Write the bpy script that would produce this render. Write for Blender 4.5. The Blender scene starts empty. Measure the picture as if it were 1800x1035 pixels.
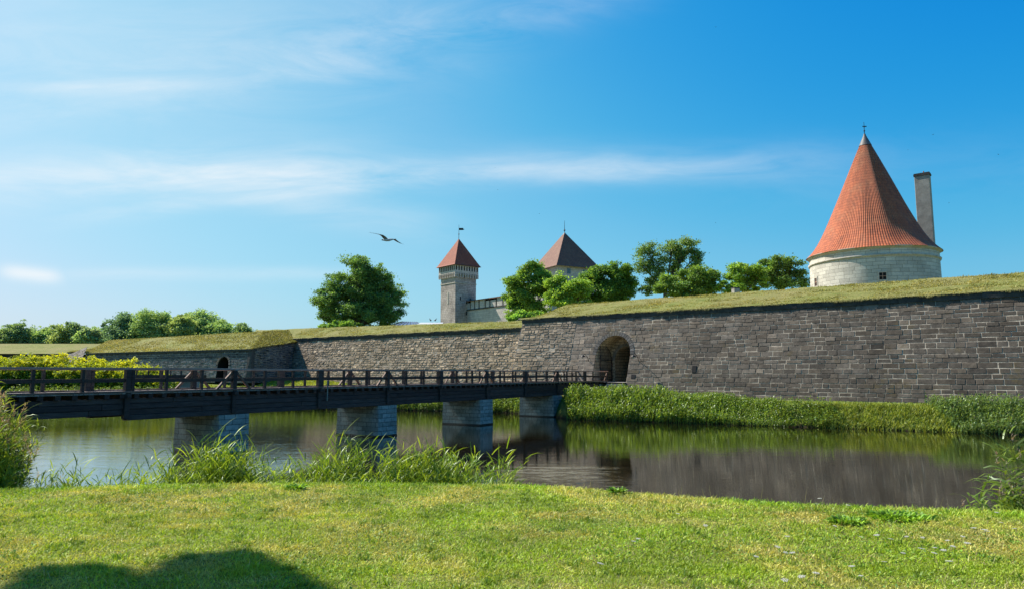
import bpy, math, random
import numpy as np
from math import sin, cos, pi, radians, sqrt, atan2
from mathutils import Vector, Matrix

rng = np.random.default_rng(7)
random.seed(7)
sc = bpy.context.scene
COL = sc.collection

# ------------------------------------------------------------------ camera, sky, sun, exposure
EYE = 3.9                      # metres above the water
PITCH = math.atan(137.5 / 1200)
cam_d = bpy.data.cameras.new('camera')
cam_d.sensor_width = 36; cam_d.lens = 24.0
cam_d.clip_start = 0.1; cam_d.clip_end = 6000
cam = bpy.data.objects.new('camera', cam_d); COL.objects.link(cam)
cam.location = (0, 0, EYE); cam.rotation_euler = (pi/2 + PITCH, 0, 0)
sc.camera = cam

SUN_AZ = radians(-58); SUN_EL = radians(46)
sun_dir = Vector((sin(SUN_AZ)*cos(SUN_EL), cos(SUN_AZ)*cos(SUN_EL), sin(SUN_EL)))
sd = bpy.data.lights.new('sun', 'SUN'); sd.energy = 4.9; sd.angle = radians(0.5); sd.color = (1.0, 0.95, 0.87)
so = bpy.data.objects.new('sun', sd); COL.objects.link(so)
so.rotation_euler = (-sun_dir).to_track_quat('-Z', 'Y').to_euler()
so.location = (-60, 30, 60)

W = bpy.data.worlds.new('World'); sc.world = W; W.use_nodes = True
nt = W.node_tree; nt.nodes.clear()
class NG:
    """tiny node helper"""
    def __init__(s, t): s.t = t
    def n(s, typ, **k):
        o = s.t.nodes.new(typ)
        for a, b in k.items(): setattr(o, a, b)
        return o
    def link(s, a, b): s.t.links.new(a, b)
    def val(s, sock, v):
        if hasattr(v, 'is_output'): s.link(v, sock)
        else: sock.default_value = v
    def m(s, op, a, b=0.0, c=0.0, clamp=False):
        o = s.n('ShaderNodeMath', operation=op); o.use_clamp = clamp
        s.val(o.inputs[0], a); s.val(o.inputs[1], b)
        if op in ('MULTIPLY_ADD', 'SMOOTH_MIN', 'COMPARE'): s.val(o.inputs[2], c)
        return o.outputs[0]
    def noise(s, vec, scale, detail=4, rough=0.55, dist=0.0):
        o = s.n('ShaderNodeTexNoise'); o.inputs['Scale'].default_value = scale
        o.inputs['Detail'].default_value = detail; o.inputs['Roughness'].default_value = rough
        o.inputs['Distortion'].default_value = dist
        if vec is not None: s.link(vec, o.inputs['Vector'])
        return o.outputs['Fac']
    def mapping(s, vec, loc=(0,0,0), rot=(0,0,0), scale=(1,1,1)):
        o = s.n('ShaderNodeMapping'); s.link(vec, o.inputs['Vector'])
        o.inputs['Location'].default_value = loc; o.inputs['Rotation'].default_value = rot; o.inputs['Scale'].default_value = scale
        return o.outputs[0]
    def ramp(s, fac, stops, interp='LINEAR'):
        o = s.n('ShaderNodeValToRGB'); o.color_ramp.interpolation = interp
        e = o.color_ramp.elements
        while len(e) < len(stops): e.new(0.5)
        for i, (p, c) in enumerate(stops):
            e[i].position = p; e[i].color = (c, c, c, 1) if isinstance(c, (int, float)) else (*c, 1)
        s.link(fac, o.inputs[0]); return o.outputs['Color']
    def mix(s, fac, a, b, mode='MIX'):
        o = s.n('ShaderNodeMix', data_type='RGBA', blend_type=mode)
        s.val(o.inputs[0], fac)
        for sock, v in ((o.inputs[6], a), (o.inputs[7], b)):
            if hasattr(v, 'is_output'): s.link(v, sock)
            else: sock.default_value = (*v, 1) if len(v) == 3 else v
        return o.outputs[2]
    def bump(s, h, strength=0.5, dist=0.05, normal=None):
        o = s.n('ShaderNodeBump'); o.inputs['Strength'].default_value = strength
        o.inputs['Distance'].default_value = dist; s.link(h, o.inputs['Height'])
        if normal is not None: s.link(normal, o.inputs['Normal'])
        return o.outputs[0]

g = NG(nt)
sky = g.n('ShaderNodeTexSky', sky_type='NISHITA')
sky.sun_disc = False; sky.sun_elevation = SUN_EL; sky.sun_rotation = SUN_AZ
sky.air_density = 1.0; sky.dust_density = 1.6; sky.ozone_density = 2.2; sky.altitude = 0
tc = g.n('ShaderNodeTexCoord'); sep = g.n('ShaderNodeSeparateXYZ'); g.link(tc.outputs['Generated'], sep.inputs[0])
ysafe = g.m('MAXIMUM', sep.outputs[1], 0.08)
P_ = g.m('DIVIDE', sep.outputs[0], ysafe); Q_ = g.m('DIVIDE', sep.outputs[2], ysafe)
comb = g.n('ShaderNodeCombineXYZ'); g.link(P_, comb.inputs[0]); g.link(Q_, comb.inputs[1])
wisp = g.noise(g.mapping(comb.outputs[0], rot=(0,0,radians(-4)), scale=(1.6, 9, 1)), 2.2, 8, 0.62, 0.5)
wisp2 = g.noise(g.mapping(comb.outputs[0], loc=(3,1,0), rot=(0,0,radians(28)), scale=(2.0, 8, 1)), 1.7, 8, 0.65, 0.8)
soft = g.noise(g.mapping(comb.outputs[0], loc=(7,2,0), scale=(1.2, 3.2, 1)), 1.6, 5, 0.6)
def band(cx, cy, slope, hw, wx, amp, tex, lo=0.35, hi=0.75):
    """soft cloud streak: centre cx,cy (tangents of azimuth and elevation), slope, half height, half length"""
    dx = g.m('SUBTRACT', P_, cx)
    dy = g.m('SUBTRACT', g.m('SUBTRACT', Q_, cy), g.m('MULTIPLY', dx, slope))
    wob = g.m('MULTIPLY', g.m('SUBTRACT', soft, 0.5), hw*1.6)
    a = g.m('POWER', g.m('DIVIDE', g.m('ADD', dy, wob), hw), 2.0) if False else None
    q = g.m('DIVIDE', g.m('ADD', dy, wob), hw); q = g.m('MULTIPLY', q, q)
    r = g.m('DIVIDE', dx, wx); r = g.m('MULTIPLY', r, r); r = g.m('MULTIPLY', r, r)
    e = g.m('POWER', 2.718, g.m('MULTIPLY', g.m('ADD', q, r), -1.0))
    t = g.n('ShaderNodeMapRange'); t.inputs[1].default_value = lo; t.inputs[2].default_value = hi; g.link(tex, t.inputs[0])
    return g.m('MULTIPLY', g.m('MULTIPLY', e, t.outputs[0]), amp)
bands = [
    band(-0.60, 0.290, 0.03, 0.042, 0.42, 0.85, wisp, 0.25, 0.72),
    band(-0.36, 0.265, 0.12, 0.016, 0.30, 0.55, wisp, 0.25, 0.65),
    band(-0.05, 0.300, 0.03, 0.020, 0.45, 0.50, wisp, 0.2, 0.7),
    band(0.22, 0.315, 0.0, 0.030, 0.30, 0.24, wisp, 0.2, 0.7),
    band(-0.25, 0.235, -0.12, 0.026, 0.16, 0.34, wisp, 0.25, 0.7),
    band(-0.50, 0.47, 0.10, 0.10, 0.42, 0.40, wisp2, 0.3, 0.7),
    band(-0.62, 0.435, 0.02, 0.012, 0.16, 0.42, wisp, 0.2, 0.6),
    band(-0.45, 0.144, 0.0, 0.010, 0.26, 0.28, wisp, 0.2, 0.6),
    band(-0.712, 0.146, -0.12, 0.011, 0.045, 1.0, wisp2, 0.1, 0.4),
    band(-0.10, 0.52, 0.3, 0.05, 0.30, 0.26, wisp2, 0.3, 0.7),
    band(0.60, 0.30, 0.05, 0.05, 0.3, 0.08, wisp2, 0.35, 0.7),
]
cl = bands[0]
for b_ in bands[1:]: cl = g.m('MAXIMUM', cl, b_) if b_ is bands[1] or b_ is bands[8] else g.m('ADD', cl, b_)
cl = g.m('MULTIPLY', g.m('MINIMUM', cl, 1.0), 0.85)
# colour response of the clear sky, channel by channel
sp = g.n('ShaderNodeSeparateColor'); g.link(sky.outputs[0], sp.inputs[0])
K = 0.105
def resp(ch, stops): return g.m('DIVIDE', g.ramp(g.m('MULTIPLY', sp.outputs[ch], K), stops, 'B_SPLINE'), K)
red = resp(0, [(0.0, 0.0), (0.13, 0.0), (0.20, 0.022), (0.28, 0.085), (0.40, 0.165), (0.60, 0.235), (0.80, 0.34), (1.0, 0.40)])
grn = resp(1, [(0.0, 0.0), (0.16, 0.10), (0.24, 0.165), (0.34, 0.255), (0.48, 0.345), (0.65, 0.40), (0.85, 0.435), (1.0, 0.46)])
blu = g.m('DIVIDE', g.m('MULTIPLY', g.m('POWER', g.m('MULTIPLY', sp.outputs[2], K), 0.33), 0.546), K)
cc0 = g.n('ShaderNodeCombineColor'); g.link(red, cc0.inputs[0]); g.link(grn, cc0.inputs[1]); g.link(blu, cc0.inputs[2])
skyc = g.mix(cl, cc0.outputs[0], (4.6, 4.95, 5.2))
bg = g.n('ShaderNodeBackground'); bg.inputs[1].default_value = 0.105
out = g.n('ShaderNodeOutputWorld'); g.link(skyc, bg.inputs[0]); g.link(bg.outputs[0], out.inputs[0])

sc.view_settings.view_transform = 'Standard'; sc.view_settings.look = 'None'
sc.view_settings.exposure = 0.85; sc.view_settings.gamma = 1.0
sc.cycles.use_denoising = True
sc.cycles.max_bounces = 6; sc.cycles.transparent_max_bounces = 4
sc.cycles.caustics_reflective = False; sc.cycles.caustics_refractive = False

# ------------------------------------------------------------------ geometry helpers
def ray(px, py):
    x = (px-900)/1200; u = (517.5-py)/1200
    return Vector((x, cos(PITCH)-u*sin(PITCH), sin(PITCH)+u*cos(PITCH)))
def at(px, py, Y):
    r = ray(px, py); k = Y/r.y
    return Vector((r.x*k, Y, EYE+r.z*k))
def hit(px, py, z):
    r = ray(px, py); k = (z-EYE)/r.z
    return Vector((r.x*k, r.y*k, z))

def props(o, label=None, cat=None, group=None, kind=None):
    if label: o['label'] = label
    if cat: o['category'] = cat
    if group: o['group'] = group
    if kind: o['kind'] = kind
    return o
def empty(name, loc=(0,0,0), rz=0.0, **k):
    o = bpy.data.objects.new(name, None); COL.objects.link(o)
    o.location = loc; o.rotation_euler = (0, 0, rz); o.empty_display_size = 0.3
    return props(o, **k)
def copy_tree(o, parent=None):
    c = o.copy(); COL.objects.link(c); c.parent = parent
    for ch in list(o.children): copy_tree(ch, c)
    return c

class MB:
    def __init__(s): s.v = []; s.f = []; s.uv = []; s.tone = []
    def add(s, verts, faces, uvs=None, tone=None):
        b = len(s.v); s.v += [tuple(p) for p in verts]
        s.f += [tuple(b+i for i in f) for f in faces]
        if uvs is not None: s.uv += list(uvs)
        else: s.uv += [(p[0], p[2]) for p in verts]
        s.tone += [tone or (1, 1, 1)]*len(verts)
    def box(s, x0, x1, y0, y1, z0, z1, M=None, tone=None):
        v = [Vector(p) for p in ((x0,y0,z0),(x1,y0,z0),(x1,y1,z0),(x0,y1,z0),(x0,y0,z1),(x1,y0,z1),(x1,y1,z1),(x0,y1,z1))]
        if M is not None: v = [M @ p for p in v]
        s.add(v, [(0,3,2,1),(4,5,6,7),(0,1,5,4),(1,2,6,5),(2,3,7,6),(3,0,4,7)], tone=tone)
    def bar(s, a, b, w, h=None, tone=None, up=Vector((0,0,1))):
        """square timber from a to b"""
        h = h or w; a = Vector(a); b = Vector(b); d = (b-a); L = d.length; d = d/L
        if abs(d.dot(up)) > 0.99: up = Vector((0.52, 0.85, 0)).normalized()
        x = d.cross(up).normalized(); z = x.cross(d)
        v = []
        for t in (a, b):
            for i, j in ((-1,-1),(1,-1),(1,1),(-1,1)): v.append(t + x*(i*w/2) + z*(j*h/2))
        s.add(v, [(3,2,1,0),(4,5,6,7),(0,1,5,4),(1,2,6,5),(2,3,7,6),(3,0,4,7)], tone=tone)
    def tube(s, pts, rad, n=8, tone=None, cap=True):
        pts = [Vector(p) for p in pts]; rings = []
        vs = []
        for i, p in enumerate(pts):
            d = (pts[min(i+1, len(pts)-1)] - pts[max(i-1, 0)]).normalized()
            up = Vector((0,0,1)) if abs(d.z) < 0.9 else Vector((1,0,0))
            x = d.cross(up).normalized(); y = d.cross(x)
            r = rad[i] if isinstance(rad, (list, tuple)) else rad
            for k in range(n):
                a = 2*pi*k/n; vs.append(p + x*(cos(a)*r) + y*(sin(a)*r))
        fs = []
        for i in range(len(pts)-1):
            for k in range(n): fs.append((i*n+k, i*n+(k+1)%n, (i+1)*n+(k+1)%n, (i+1)*n+k))
        if cap: fs.append(tuple(range(n))[::-1]); fs.append(tuple((len(pts)-1)*n+k for k in range(n)))
        s.add(vs, fs, tone=tone)
    def lathe(s, prof, n=48, c=(0,0), tone=None, a0=0.0, rfn=None, ucount=None):
        """prof: list of (r, z, v-coordinate)"""
        vs = []; uv = []
        for (r, z, vv) in prof:
            for k in range(n+1):
                a = a0 + 2*pi*k/n; rr = r if rfn is None else rfn(a, r, z)
                vs.append((c[0]+cos(a)*rr, c[1]+sin(a)*rr, z)); uv.append(((ucount or 1)*k/n, vv))
        fs = []
        for i in range(len(prof)-1):
            for k in range(n): fs.append((i*(n+1)+k, i*(n+1)+k+1, (i+1)*(n+1)+k+1, (i+1)*(n+1)+k))
        s.add(vs, fs, uv, tone)
    def build(s, name, mat, parent=None, smooth=False, bevel=0.0, **k):
        me = bpy.data.meshes.new(name); me.from_pydata(s.v, [], s.f)
        uvl = me.uv_layers.new(name='UVMap')
        li = np.zeros(len(me.loops), dtype=np.int32); me.loops.foreach_get('vertex_index', li)
        uvl.data.foreach_set('uv', np.array(s.uv, dtype=np.float32)[li].ravel())
        ca = me.color_attributes.new('tone', 'FLOAT_COLOR', 'POINT')
        t = np.ones((len(s.v), 4), dtype=np.float32); t[:, :3] = np.array(s.tone, dtype=np.float32)
        ca.data.foreach_set('color', t.ravel())
        if smooth: me.polygons.foreach_set('use_smooth', [True]*len(me.polygons))
        me.materials.append(mat); me.update()
        o = bpy.data.objects.new(name, me); COL.objects.link(o)
        if parent is not None: o.parent = parent
        if bevel:
            b = o.modifiers.new('bevel', 'BEVEL'); b.width = bevel; b.segments = 1; b.limit_method = 'ANGLE'
        return props(o, **k)

def np_mesh(name, verts, sizes, loops, tone, mat, parent=None, smooth=False, **k):
    me = bpy.data.meshes.new(name)
    me.vertices.add(len(verts)); me.vertices.foreach_set('co', np.ascontiguousarray(verts, dtype=np.float32).ravel())
    me.loops.add(len(loops)); me.loops.foreach_set('vertex_index', np.ascontiguousarray(loops, dtype=np.int32))
    me.polygons.add(len(sizes))
    st = np.zeros(len(sizes), dtype=np.int32); st[1:] = np.cumsum(sizes)[:-1]
    me.polygons.foreach_set('loop_start', st)
    me.update(calc_edges=True)
    ca = me.color_attributes.new('tone', 'FLOAT_COLOR', 'POINT')
    t = np.ones((len(verts), 4), dtype=np.float32); t[:, :3] = tone
    ca.data.foreach_set('color', t.ravel())
    if smooth: me.polygons.foreach_set('use_smooth', np.ones(len(sizes), dtype=bool))
    me.materials.append(mat)
    o = bpy.data.objects.new(name, me); COL.objects.link(o)
    if parent is not None: o.parent = parent
    return props(o, **k)

def nrm(a): return a/np.maximum(np.linalg.norm(a, axis=1, keepdims=True), 1e-9)
class Strips:
    """bent tapering blades gathered into one mesh"""
    def __init__(s): s.V = []; s.L = []; s.S = []; s.T = []; s.n = 0
    def add(s, b, d, L, w, droop, tone, seg=3, prof=(0.6, 1.0, 0.75)):
        N = len(b); d = nrm(d); L = np.broadcast_to(L, N)[:, None]; w = np.broadcast_to(w, N)[:, None]
        droop = np.broadcast_to(droop, N)[:, None]
        side = np.cross(d, np.array([0, 0, 1.0])); side += rng.normal(0, 0.35, (N, 3)); side -= d*np.sum(side*d, 1, keepdims=True); side = nrm(side)
        vs = []
        for i in range(seg):
            t = i/seg
            p = b + d*(L*t); p[:, 2] -= (droop*L*t*t)[:, 0]
            vs += [p - side*w*prof[i]/2, p + side*w*prof[i]/2]
        p = b + d*L; p[:, 2] -= (droop*L)[:, 0]; vs.append(p)
        nv = 2*seg+1
        V = np.stack(vs, 1).reshape(-1, 3)
        base = (np.arange(N)*nv)[:, None] + s.n
        loops = []; sizes = []
        for i in range(seg-1): loops += [2*i, 2*i+1, 2*i+3, 2*i+2]; sizes.append(4)
        loops += [2*seg-2, 2*seg-1, 2*seg]; sizes.append(3)
        s.V.append(V); s.L.append((base + np.array(loops)[None]).ravel()); s.S.append(np.tile(sizes, N))
        s.T.append(np.repeat(tone, nv, 0)); s.n += N*nv
    def quads(s, c, size, tone, up=0.0, asp=0.6):
        """leaf-sized diamonds"""
        N = len(c); a = rng.normal(0, 1, (N, 3)); nn = rng.normal(0, 1, (N, 3)); nn[:, 2] += up
        nn = nrm(nn); a -= nn*np.sum(a*nn, 1, keepdims=True); a = nrm(a); b = np.cross(nn, a)
        sz = np.broadcast_to(size, N)[:, None]
        V = np.stack([c-a*sz, c-b*sz*asp, c+a*sz, c+b*sz*asp], 1).reshape(-1, 3)
        base = (np.arange(N)*4)[:, None] + s.n
        s.V.append(V); s.L.append((base+np.arange(4)[None]).ravel()); s.S.append(np.full(N, 4))
        s.T.append(np.repeat(tone, 4, 0)); s.n += N*4
    def build(s, name, mat, parent=None, **k):
        return np_mesh(name, np.concatenate(s.V), np.concatenate(s.S), np.concatenate(s.L), np.concatenate(s.T), mat, parent, **k)

def tones(N, a, b, jit=0.18):
    """N colours between a and b with brightness jitter"""
    t = rng.random((N, 1)); c = np.array(a)[None]*(1-t) + np.array(b)[None]*t
    return np.clip(c*(1+rng.normal(0, jit, (N, 1))), 0.002, 1)

# smooth value noise used for terrain and colour patches
_perm = rng.random((64, 64))
def vnoise(x, y, s=1.0, o=0):
    x = np.asarray(x, float)/s + 13.7*o; y = np.asarray(y, float)/s + 7.3*o
    xi = np.floor(x).astype(int); yi = np.floor(y).astype(int); fx = x-xi; fy = y-yi
    fx = fx*fx*(3-2*fx); fy = fy*fy*(3-2*fy)
    a = _perm[xi % 64, yi % 64]; b = _perm[(xi+1) % 64, yi % 64]; c = _perm[xi % 64, (yi+1) % 64]; d = _perm[(xi+1) % 64, (yi+1) % 64]
    return (a*(1-fx)+b*fx)*(1-fy) + (c*(1-fx)+d*fx)*fy
def fbm(x, y, s=1.0, o=0): return vnoise(x, y, s, o)*0.55 + vnoise(x, y, s*0.47, o+1)*0.3 + vnoise(x, y, s*0.21, o+2)*0.15
def sstep(t): t = np.clip(t, 0, 1); return t*t*(3-2*t)

# ------------------------------------------------------------------ materials
def newmat(name):
    m = bpy.data.materials.new(name); m.use_nodes = True; t = m.node_tree; t.nodes.clear(); g = NG(t)
    o = g.n('ShaderNodeOutputMaterial'); return m, g, o
def coords(g, kind='Object'):
    t = g.n('ShaderNodeTexCoord'); return t.outputs[kind]
def principled(g, out, color, rough=0.8, normal=None, metal=0.0, spec=0.3):
    p = g.n('ShaderNodeBsdfPrincipled')
    g.val(p.inputs['Base Color'], color if hasattr(color, 'is_output') else (*color, 1))
    g.val(p.inputs['Roughness'], rough); p.inputs['Metallic'].default_value = metal
    p.inputs['Specular IOR Level'].default_value = spec
    if normal is not None: g.link(normal, p.inputs['Normal'])
    g.link(p.outputs[0], out.inputs[0]); return p
def tone_attr(g):
    a = g.n('ShaderNodeAttribute'); a.attribute_name = 'tone'; return a.outputs['Color']

def mat_plain(name, c1, c2, scale=3.0, rough=0.8, bump=0.4, bd=0.03, metal=0.0, stretch=(1,1,1), spec=0.3, tone=False):
    m, g, o = newmat(name); v = g.mapping(coords(g), scale=stretch)
    n1 = g.noise(v, scale, 6, 0.65); n2 = g.noise(v, scale*7, 4, 0.6)
    f = g.m('ADD', g.m('MULTIPLY', n1, 0.65), g.m('MULTIPLY', n2, 0.35))
    c = g.mix(g.ramp(f, [(0.34, 0.0), (0.66, 1.0)]), c1, c2)
    if tone: c = g.mix(1.0, c, tone_attr(g), 'MULTIPLY')
    principled(g, o, c, rough, g.bump(f, bump, bd), metal, spec); return m

def mat_leaf(name, trans=0.4, rough=0.55):
    m, g, o = newmat(name); c = tone_attr(g)
    n = g.noise(coords(g), 0.9, 3); c = g.mix(1.0, c, g.ramp(n, [(0.3, 0.75), (0.7, 1.25)]), 'MULTIPLY')
    d = g.n('ShaderNodeBsdfDiffuse'); g.link(c, d.inputs[0])
    t = g.n('ShaderNodeBsdfTranslucent'); c2 = g.mix(1.0, c, (1.25, 1.15, 0.6), 'MULTIPLY'); g.link(c2, t.inputs[0])
    gl = g.n('ShaderNodeBsdfGlossy'); gl.inputs['Roughness'].default_value = rough; gl.inputs[0].default_value = (0.6, 0.65, 0.6, 1)
    a = g.n('ShaderNodeMixShader'); a.inputs[0].default_value = trans; g.link(d.outputs[0], a.inputs[1]); g.link(t.outputs[0], a.inputs[2])
    b = g.n('ShaderNodeMixShader'); b.inputs[0].default_value = 0.04; g.link(a.outputs[0], b.inputs[1]); g.link(gl.outputs[0], b.inputs[2])
    g.link(b.outputs[0], o.inputs[0]); return m

def mat_block(name, lichen=(0.20, 0.15, 0.05), lich_amt=0.6, mulc=(1,1,1), bs=0.6, nscale=1.3):
    """dressed stone: colour per stone in 'tone', weathering and pitting by noise"""
    m, g, o = newmat(name); v = coords(g)
    big = g.noise(v, 0.28, 5, 0.6); mid = g.noise(v, nscale*2, 6, 0.7); fine = g.noise(v, 18, 4, 0.7)
    c = g.mix(1.0, tone_attr(g), g.ramp(mid, [(0.3, 0.62), (0.5, 1.0), (0.72, 1.45)]), 'MULTIPLY')
    c = g.mix(1.0, c, g.ramp(fine, [(0.3, 0.75), (0.7, 1.3)]), 'MULTIPLY')
    c = g.mix(1.0, c, (*mulc, 1), 'MULTIPLY')
    lm = g.noise(g.mapping(v, loc=(4, 2, 9)), 0.45, 7, 0.72)
    lf = g.m('MULTIPLY', g.ramp(lm, [(0.57, 0.0), (0.68, 1.0)]), lich_amt)
    c = g.mix(lf, c, lichen)
    h = g.m('ADD', g.m('MULTIPLY', mid, 0.6), g.m('MULTIPLY', fine, 0.4))
    principled(g, o, c, 0.9, g.bump(h, bs, 0.05), 0, 0.2); return m

def mat_mortar(name, dark, pale, lo=0.42, hi=0.58):
    m, g, o = newmat(name); v = coords(g)
    n = g.noise(v, 0.7, 8, 0.75); fine = g.noise(v, 9, 4, 0.7)
    c = g.mix(g.ramp(n, [(lo, 0.0), (hi, 1.0)]), dark, pale)
    c = g.mix(1.0, c, g.ramp(fine, [(0.3, 0.7), (0.7, 1.2)]), 'MULTIPLY')
    principled(g, o, c, 0.95, g.bump(fine, 0.5, 0.03), 0, 0.1); return m

def mat_brick(name, c1, c2, mortar, bw, bh, ms=0.02, rough=0.85, bump=0.5, vary=0.5):
    """masonry in UV metres"""
    m, g, o = newmat(name); t = g.n('ShaderNodeTexCoord'); uv = t.outputs['UV']
    nz = g.n('ShaderNodeTexNoise'); nz.inputs['Scale'].default_value = 1.5; g.link(uv, nz.inputs['Vector'])
    wob = g.n('ShaderNodeVectorMath', operation='MULTIPLY_ADD'); g.link(nz.outputs['Color'], wob.inputs[0])
    wob.inputs[1].default_value = (bh*0.10, bh*0.10, 0); g.link(uv, wob.inputs[2])
    b = g.n('ShaderNodeTexBrick'); g.link(wob.outputs[0], b.inputs['Vector']); b.inputs['Scale'].default_value = 1.0
    b.inputs['Brick Width'].default_value = bw; b.inputs['Row Height'].default_value = bh
    b.inputs['Mortar Size'].default_value = ms; b.inputs['Mortar Smooth'].default_value = 0.3
    b.inputs['Color1'].default_value = (*c1, 1); b.inputs['Color2'].default_value = (*c2, 1); b.inputs['Mortar'].default_value = (*mortar, 1)
    b.offset = 0.5; b.offset_frequency = 2; b.squash = 0.8; b.squash_frequency = 3
    big = g.noise(uv, 0.35, 6, 0.7); fine = g.noise(uv, 6, 5, 0.7)
    c = g.mix(1.0, b.outputs['Color'], g.ramp(big, [(0.3, 1-vary*0.6), (0.7, 1+vary*0.5)]), 'MULTIPLY')
    c = g.mix(1.0, c, g.ramp(fine, [(0.3, 1-vary*0.4), (0.7, 1+vary*0.4)]), 'MULTIPLY')
    h = g.m('ADD', g.m('MULTIPLY', b.outputs['Fac'], -1.0), g.m('MULTIPLY', fine, 0.5))
    principled(g, o, c, rough, g.bump(h, bump, 0.04), 0, 0.2); return m

def mat_tiles(name, c1, c2, c3, tw, th, bump=0.8):
    """roof tiles: u counts columns, v metres down the slope"""
    m, g, o = newmat(name); t = g.n('ShaderNodeTexCoord'); uv = t.outputs['UV']
    s = g.n('ShaderNodeSeparateXYZ'); g.link(uv, s.inputs[0])
    u = g.m('DIVIDE', s.outputs[0], tw); v = g.m('DIVIDE', s.outputs[1], th)
    fu = g.m('FRACT', u); fv = g.m('FRACT', v)
    wn = g.n('ShaderNodeTexWhiteNoise', noise_dimensions='2D'); cb = g.n('ShaderNodeCombineXYZ')
    g.link(g.m('FLOOR', u), cb.inputs[0]); g.link(g.m('FLOOR', v), cb.inputs[1]); g.link(cb.outputs[0], wn.inputs[0])
    hump = g.m('SINE', g.m('MULTIPLY', fu, pi))
    h = g.m('ADD', g.m('MULTIPLY', hump, 0.7), g.m('MULTIPLY', g.m('SUBTRACT', 1.0, fv), 0.9))
    pos = coords(g, 'Object'); n = g.noise(pos, 0.5, 6, 0.7)
    c = g.mix(wn.outputs['Value'], c1, c2)
    c = g.mix(g.m('MULTIPLY', g.ramp(n, [(0.5, 0.0), (0.72, 1.0)]), 0.6), c, c3)
    st_ = g.noise(g.mapping(pos, loc=(5, 5, 5), scale=(1.6, 1.6, 0.22)), 1.1, 6, 0.7); c = g.mix(g.m('MULTIPLY', g.ramp(st_, [(0.50, 0.0), (0.68, 1.0)]), 0.38), c, (0.12, 0.06, 0.035))
    gap = g.m('MAXIMUM', g.ramp(hump, [(0.0, 1.0), (0.45, 0.0)]), g.ramp(fv, [(0.80, 0.0), (0.97, 1.0)]))
    c = g.mix(g.m('MULTIPLY', gap, 0.42), c, (0.07, 0.025, 0.018))
    principled(g, o, c, 0.75, g.bump(h, bump, 0.08), 0, 0.25); return m

M = {}
M['leaf'] = mat_leaf('leaf', 0.45)
M['reed'] = mat_leaf('reed_leaf', 0.45, 0.4)
M['blade'] = mat_leaf('grass_blade', 0.30)
M['bark'] = mat_plain('bark', (0.07, 0.055, 0.04), (0.16, 0.13, 0.10), 4, 0.95, 0.8, 0.05, stretch=(1,1,0.25))
M['stone_dark'] = mat_block('dark_dressed_stone', (0.13, 0.095, 0.035), 0.55)
M['stone_rubble'] = mat_block('rubble_stone', (0.20, 0.13, 0.05), 0.5, bs=0.9, nscale=2.2)
M['mortar'] = mat_mortar('pale_mortar', (0.055, 0.048, 0.040), (0.48, 0.40, 0.30), 0.41, 0.58)
M['mortar_rubble'] = mat_mortar('rubble_mortar', (0.13, 0.11, 0.085), (0.42, 0.36, 0.28), 0.35, 0.6)
M['coping'] = mat_plain('coping_stone', (0.025, 0.026, 0.027), (0.085, 0.08, 0.07), 1.6, 0.95, 0.6, 0.05)  # dark base colour includes the shade on the vertical wall-top band
M['limestone'] = mat_brick('pale_limestone', (0.58, 0.535, 0.45), (0.44, 0.405, 0.34), (0.20, 0.18, 0.145), 1.25, 0.43, 0.018, bump=0.5, vary=0.35)
M['trim'] = mat_plain('limestone_trim', (0.30, 0.26, 0.20), (0.58, 0.53, 0.45), 1.5, 0.9, 0.5, 0.04)
M['pier'] = mat_brick('pier_limestone', (0.50, 0.46, 0.39), (0.30, 0.28, 0.23), (0.08, 0.07, 0.06), 0.75, 0.28, 0.014, bump=0.7, vary=0.8)
M['pier_wet'] = mat_plain('wet_stone', (0.012, 0.012, 0.010), (0.03, 0.03, 0.024), 3, 0.5, 0.5, 0.03)
M['castle'] = mat_brick('castle_stone', (0.47, 0.395, 0.34), (0.38, 0.32, 0.28), (0.15, 0.125, 0.105), 1.1, 0.42, 0.03, bump=0.6, vary=0.8)
M['castle_pale'] = mat_brick('castle_pale_stone', (0.55, 0.49, 0.42), (0.45, 0.40, 0.35), (0.25, 0.22, 0.185), 1.2, 0.5, 0.02, bump=0.4, vary=0.4)
M['tiles'] = mat_tiles('orange_roof_tiles', (0.44, 0.118, 0.045), (0.31, 0.082, 0.035), (0.42, 0.18, 0.085), 1.0, 0.42)
M['tiles_brown'] = mat_tiles('brown_roof_tiles', (0.22, 0.105, 0.068), (0.17, 0.08, 0.055), (0.25, 0.15, 0.09), 0.5, 0.5, 0.5)
M['tiles_red'] = mat_tiles('red_roof_tiles', (0.33, 0.092, 0.045), (0.26, 0.072, 0.038), (0.34, 0.14, 0.08), 0.5, 0.5, 0.5)
M['lead'] = mat_plain('weathered_lead', (0.08, 0.075, 0.072), (0.18, 0.165, 0.15), 2, 0.6, 0.2, 0.02, metal=0.2)
M['iron'] = mat_plain('black_iron', (0.012, 0.013, 0.015), (0.04, 0.035, 0.03), 6, 0.5, 0.3, 0.01, metal=0.5)
M['render_grey'] = mat_plain('weathered_render', (0.20, 0.185, 0.16), (0.40, 0.37, 0.32), 1.1, 0.9, 0.5, 0.04)
M['wood'] = mat_plain('tarred_wood', (0.014, 0.011, 0.009), (0.078, 0.056, 0.042), 1.3, 0.7, 0.7, 0.03, stretch=(1,1,7), tone=True)
M['wood_rail'] = mat_plain('reddish_worn_wood', (0.30, 0.14, 0.095), (0.50, 0.31, 0.22), 2.2, 0.65, 0.5, 0.02, tone=True)
M['wood_deck'] = mat_plain('grey_worn_planks', (0.22, 0.185, 0.16), (0.42, 0.37, 0.33), 2.4, 0.8, 0.5, 0.02, tone=True)
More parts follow.
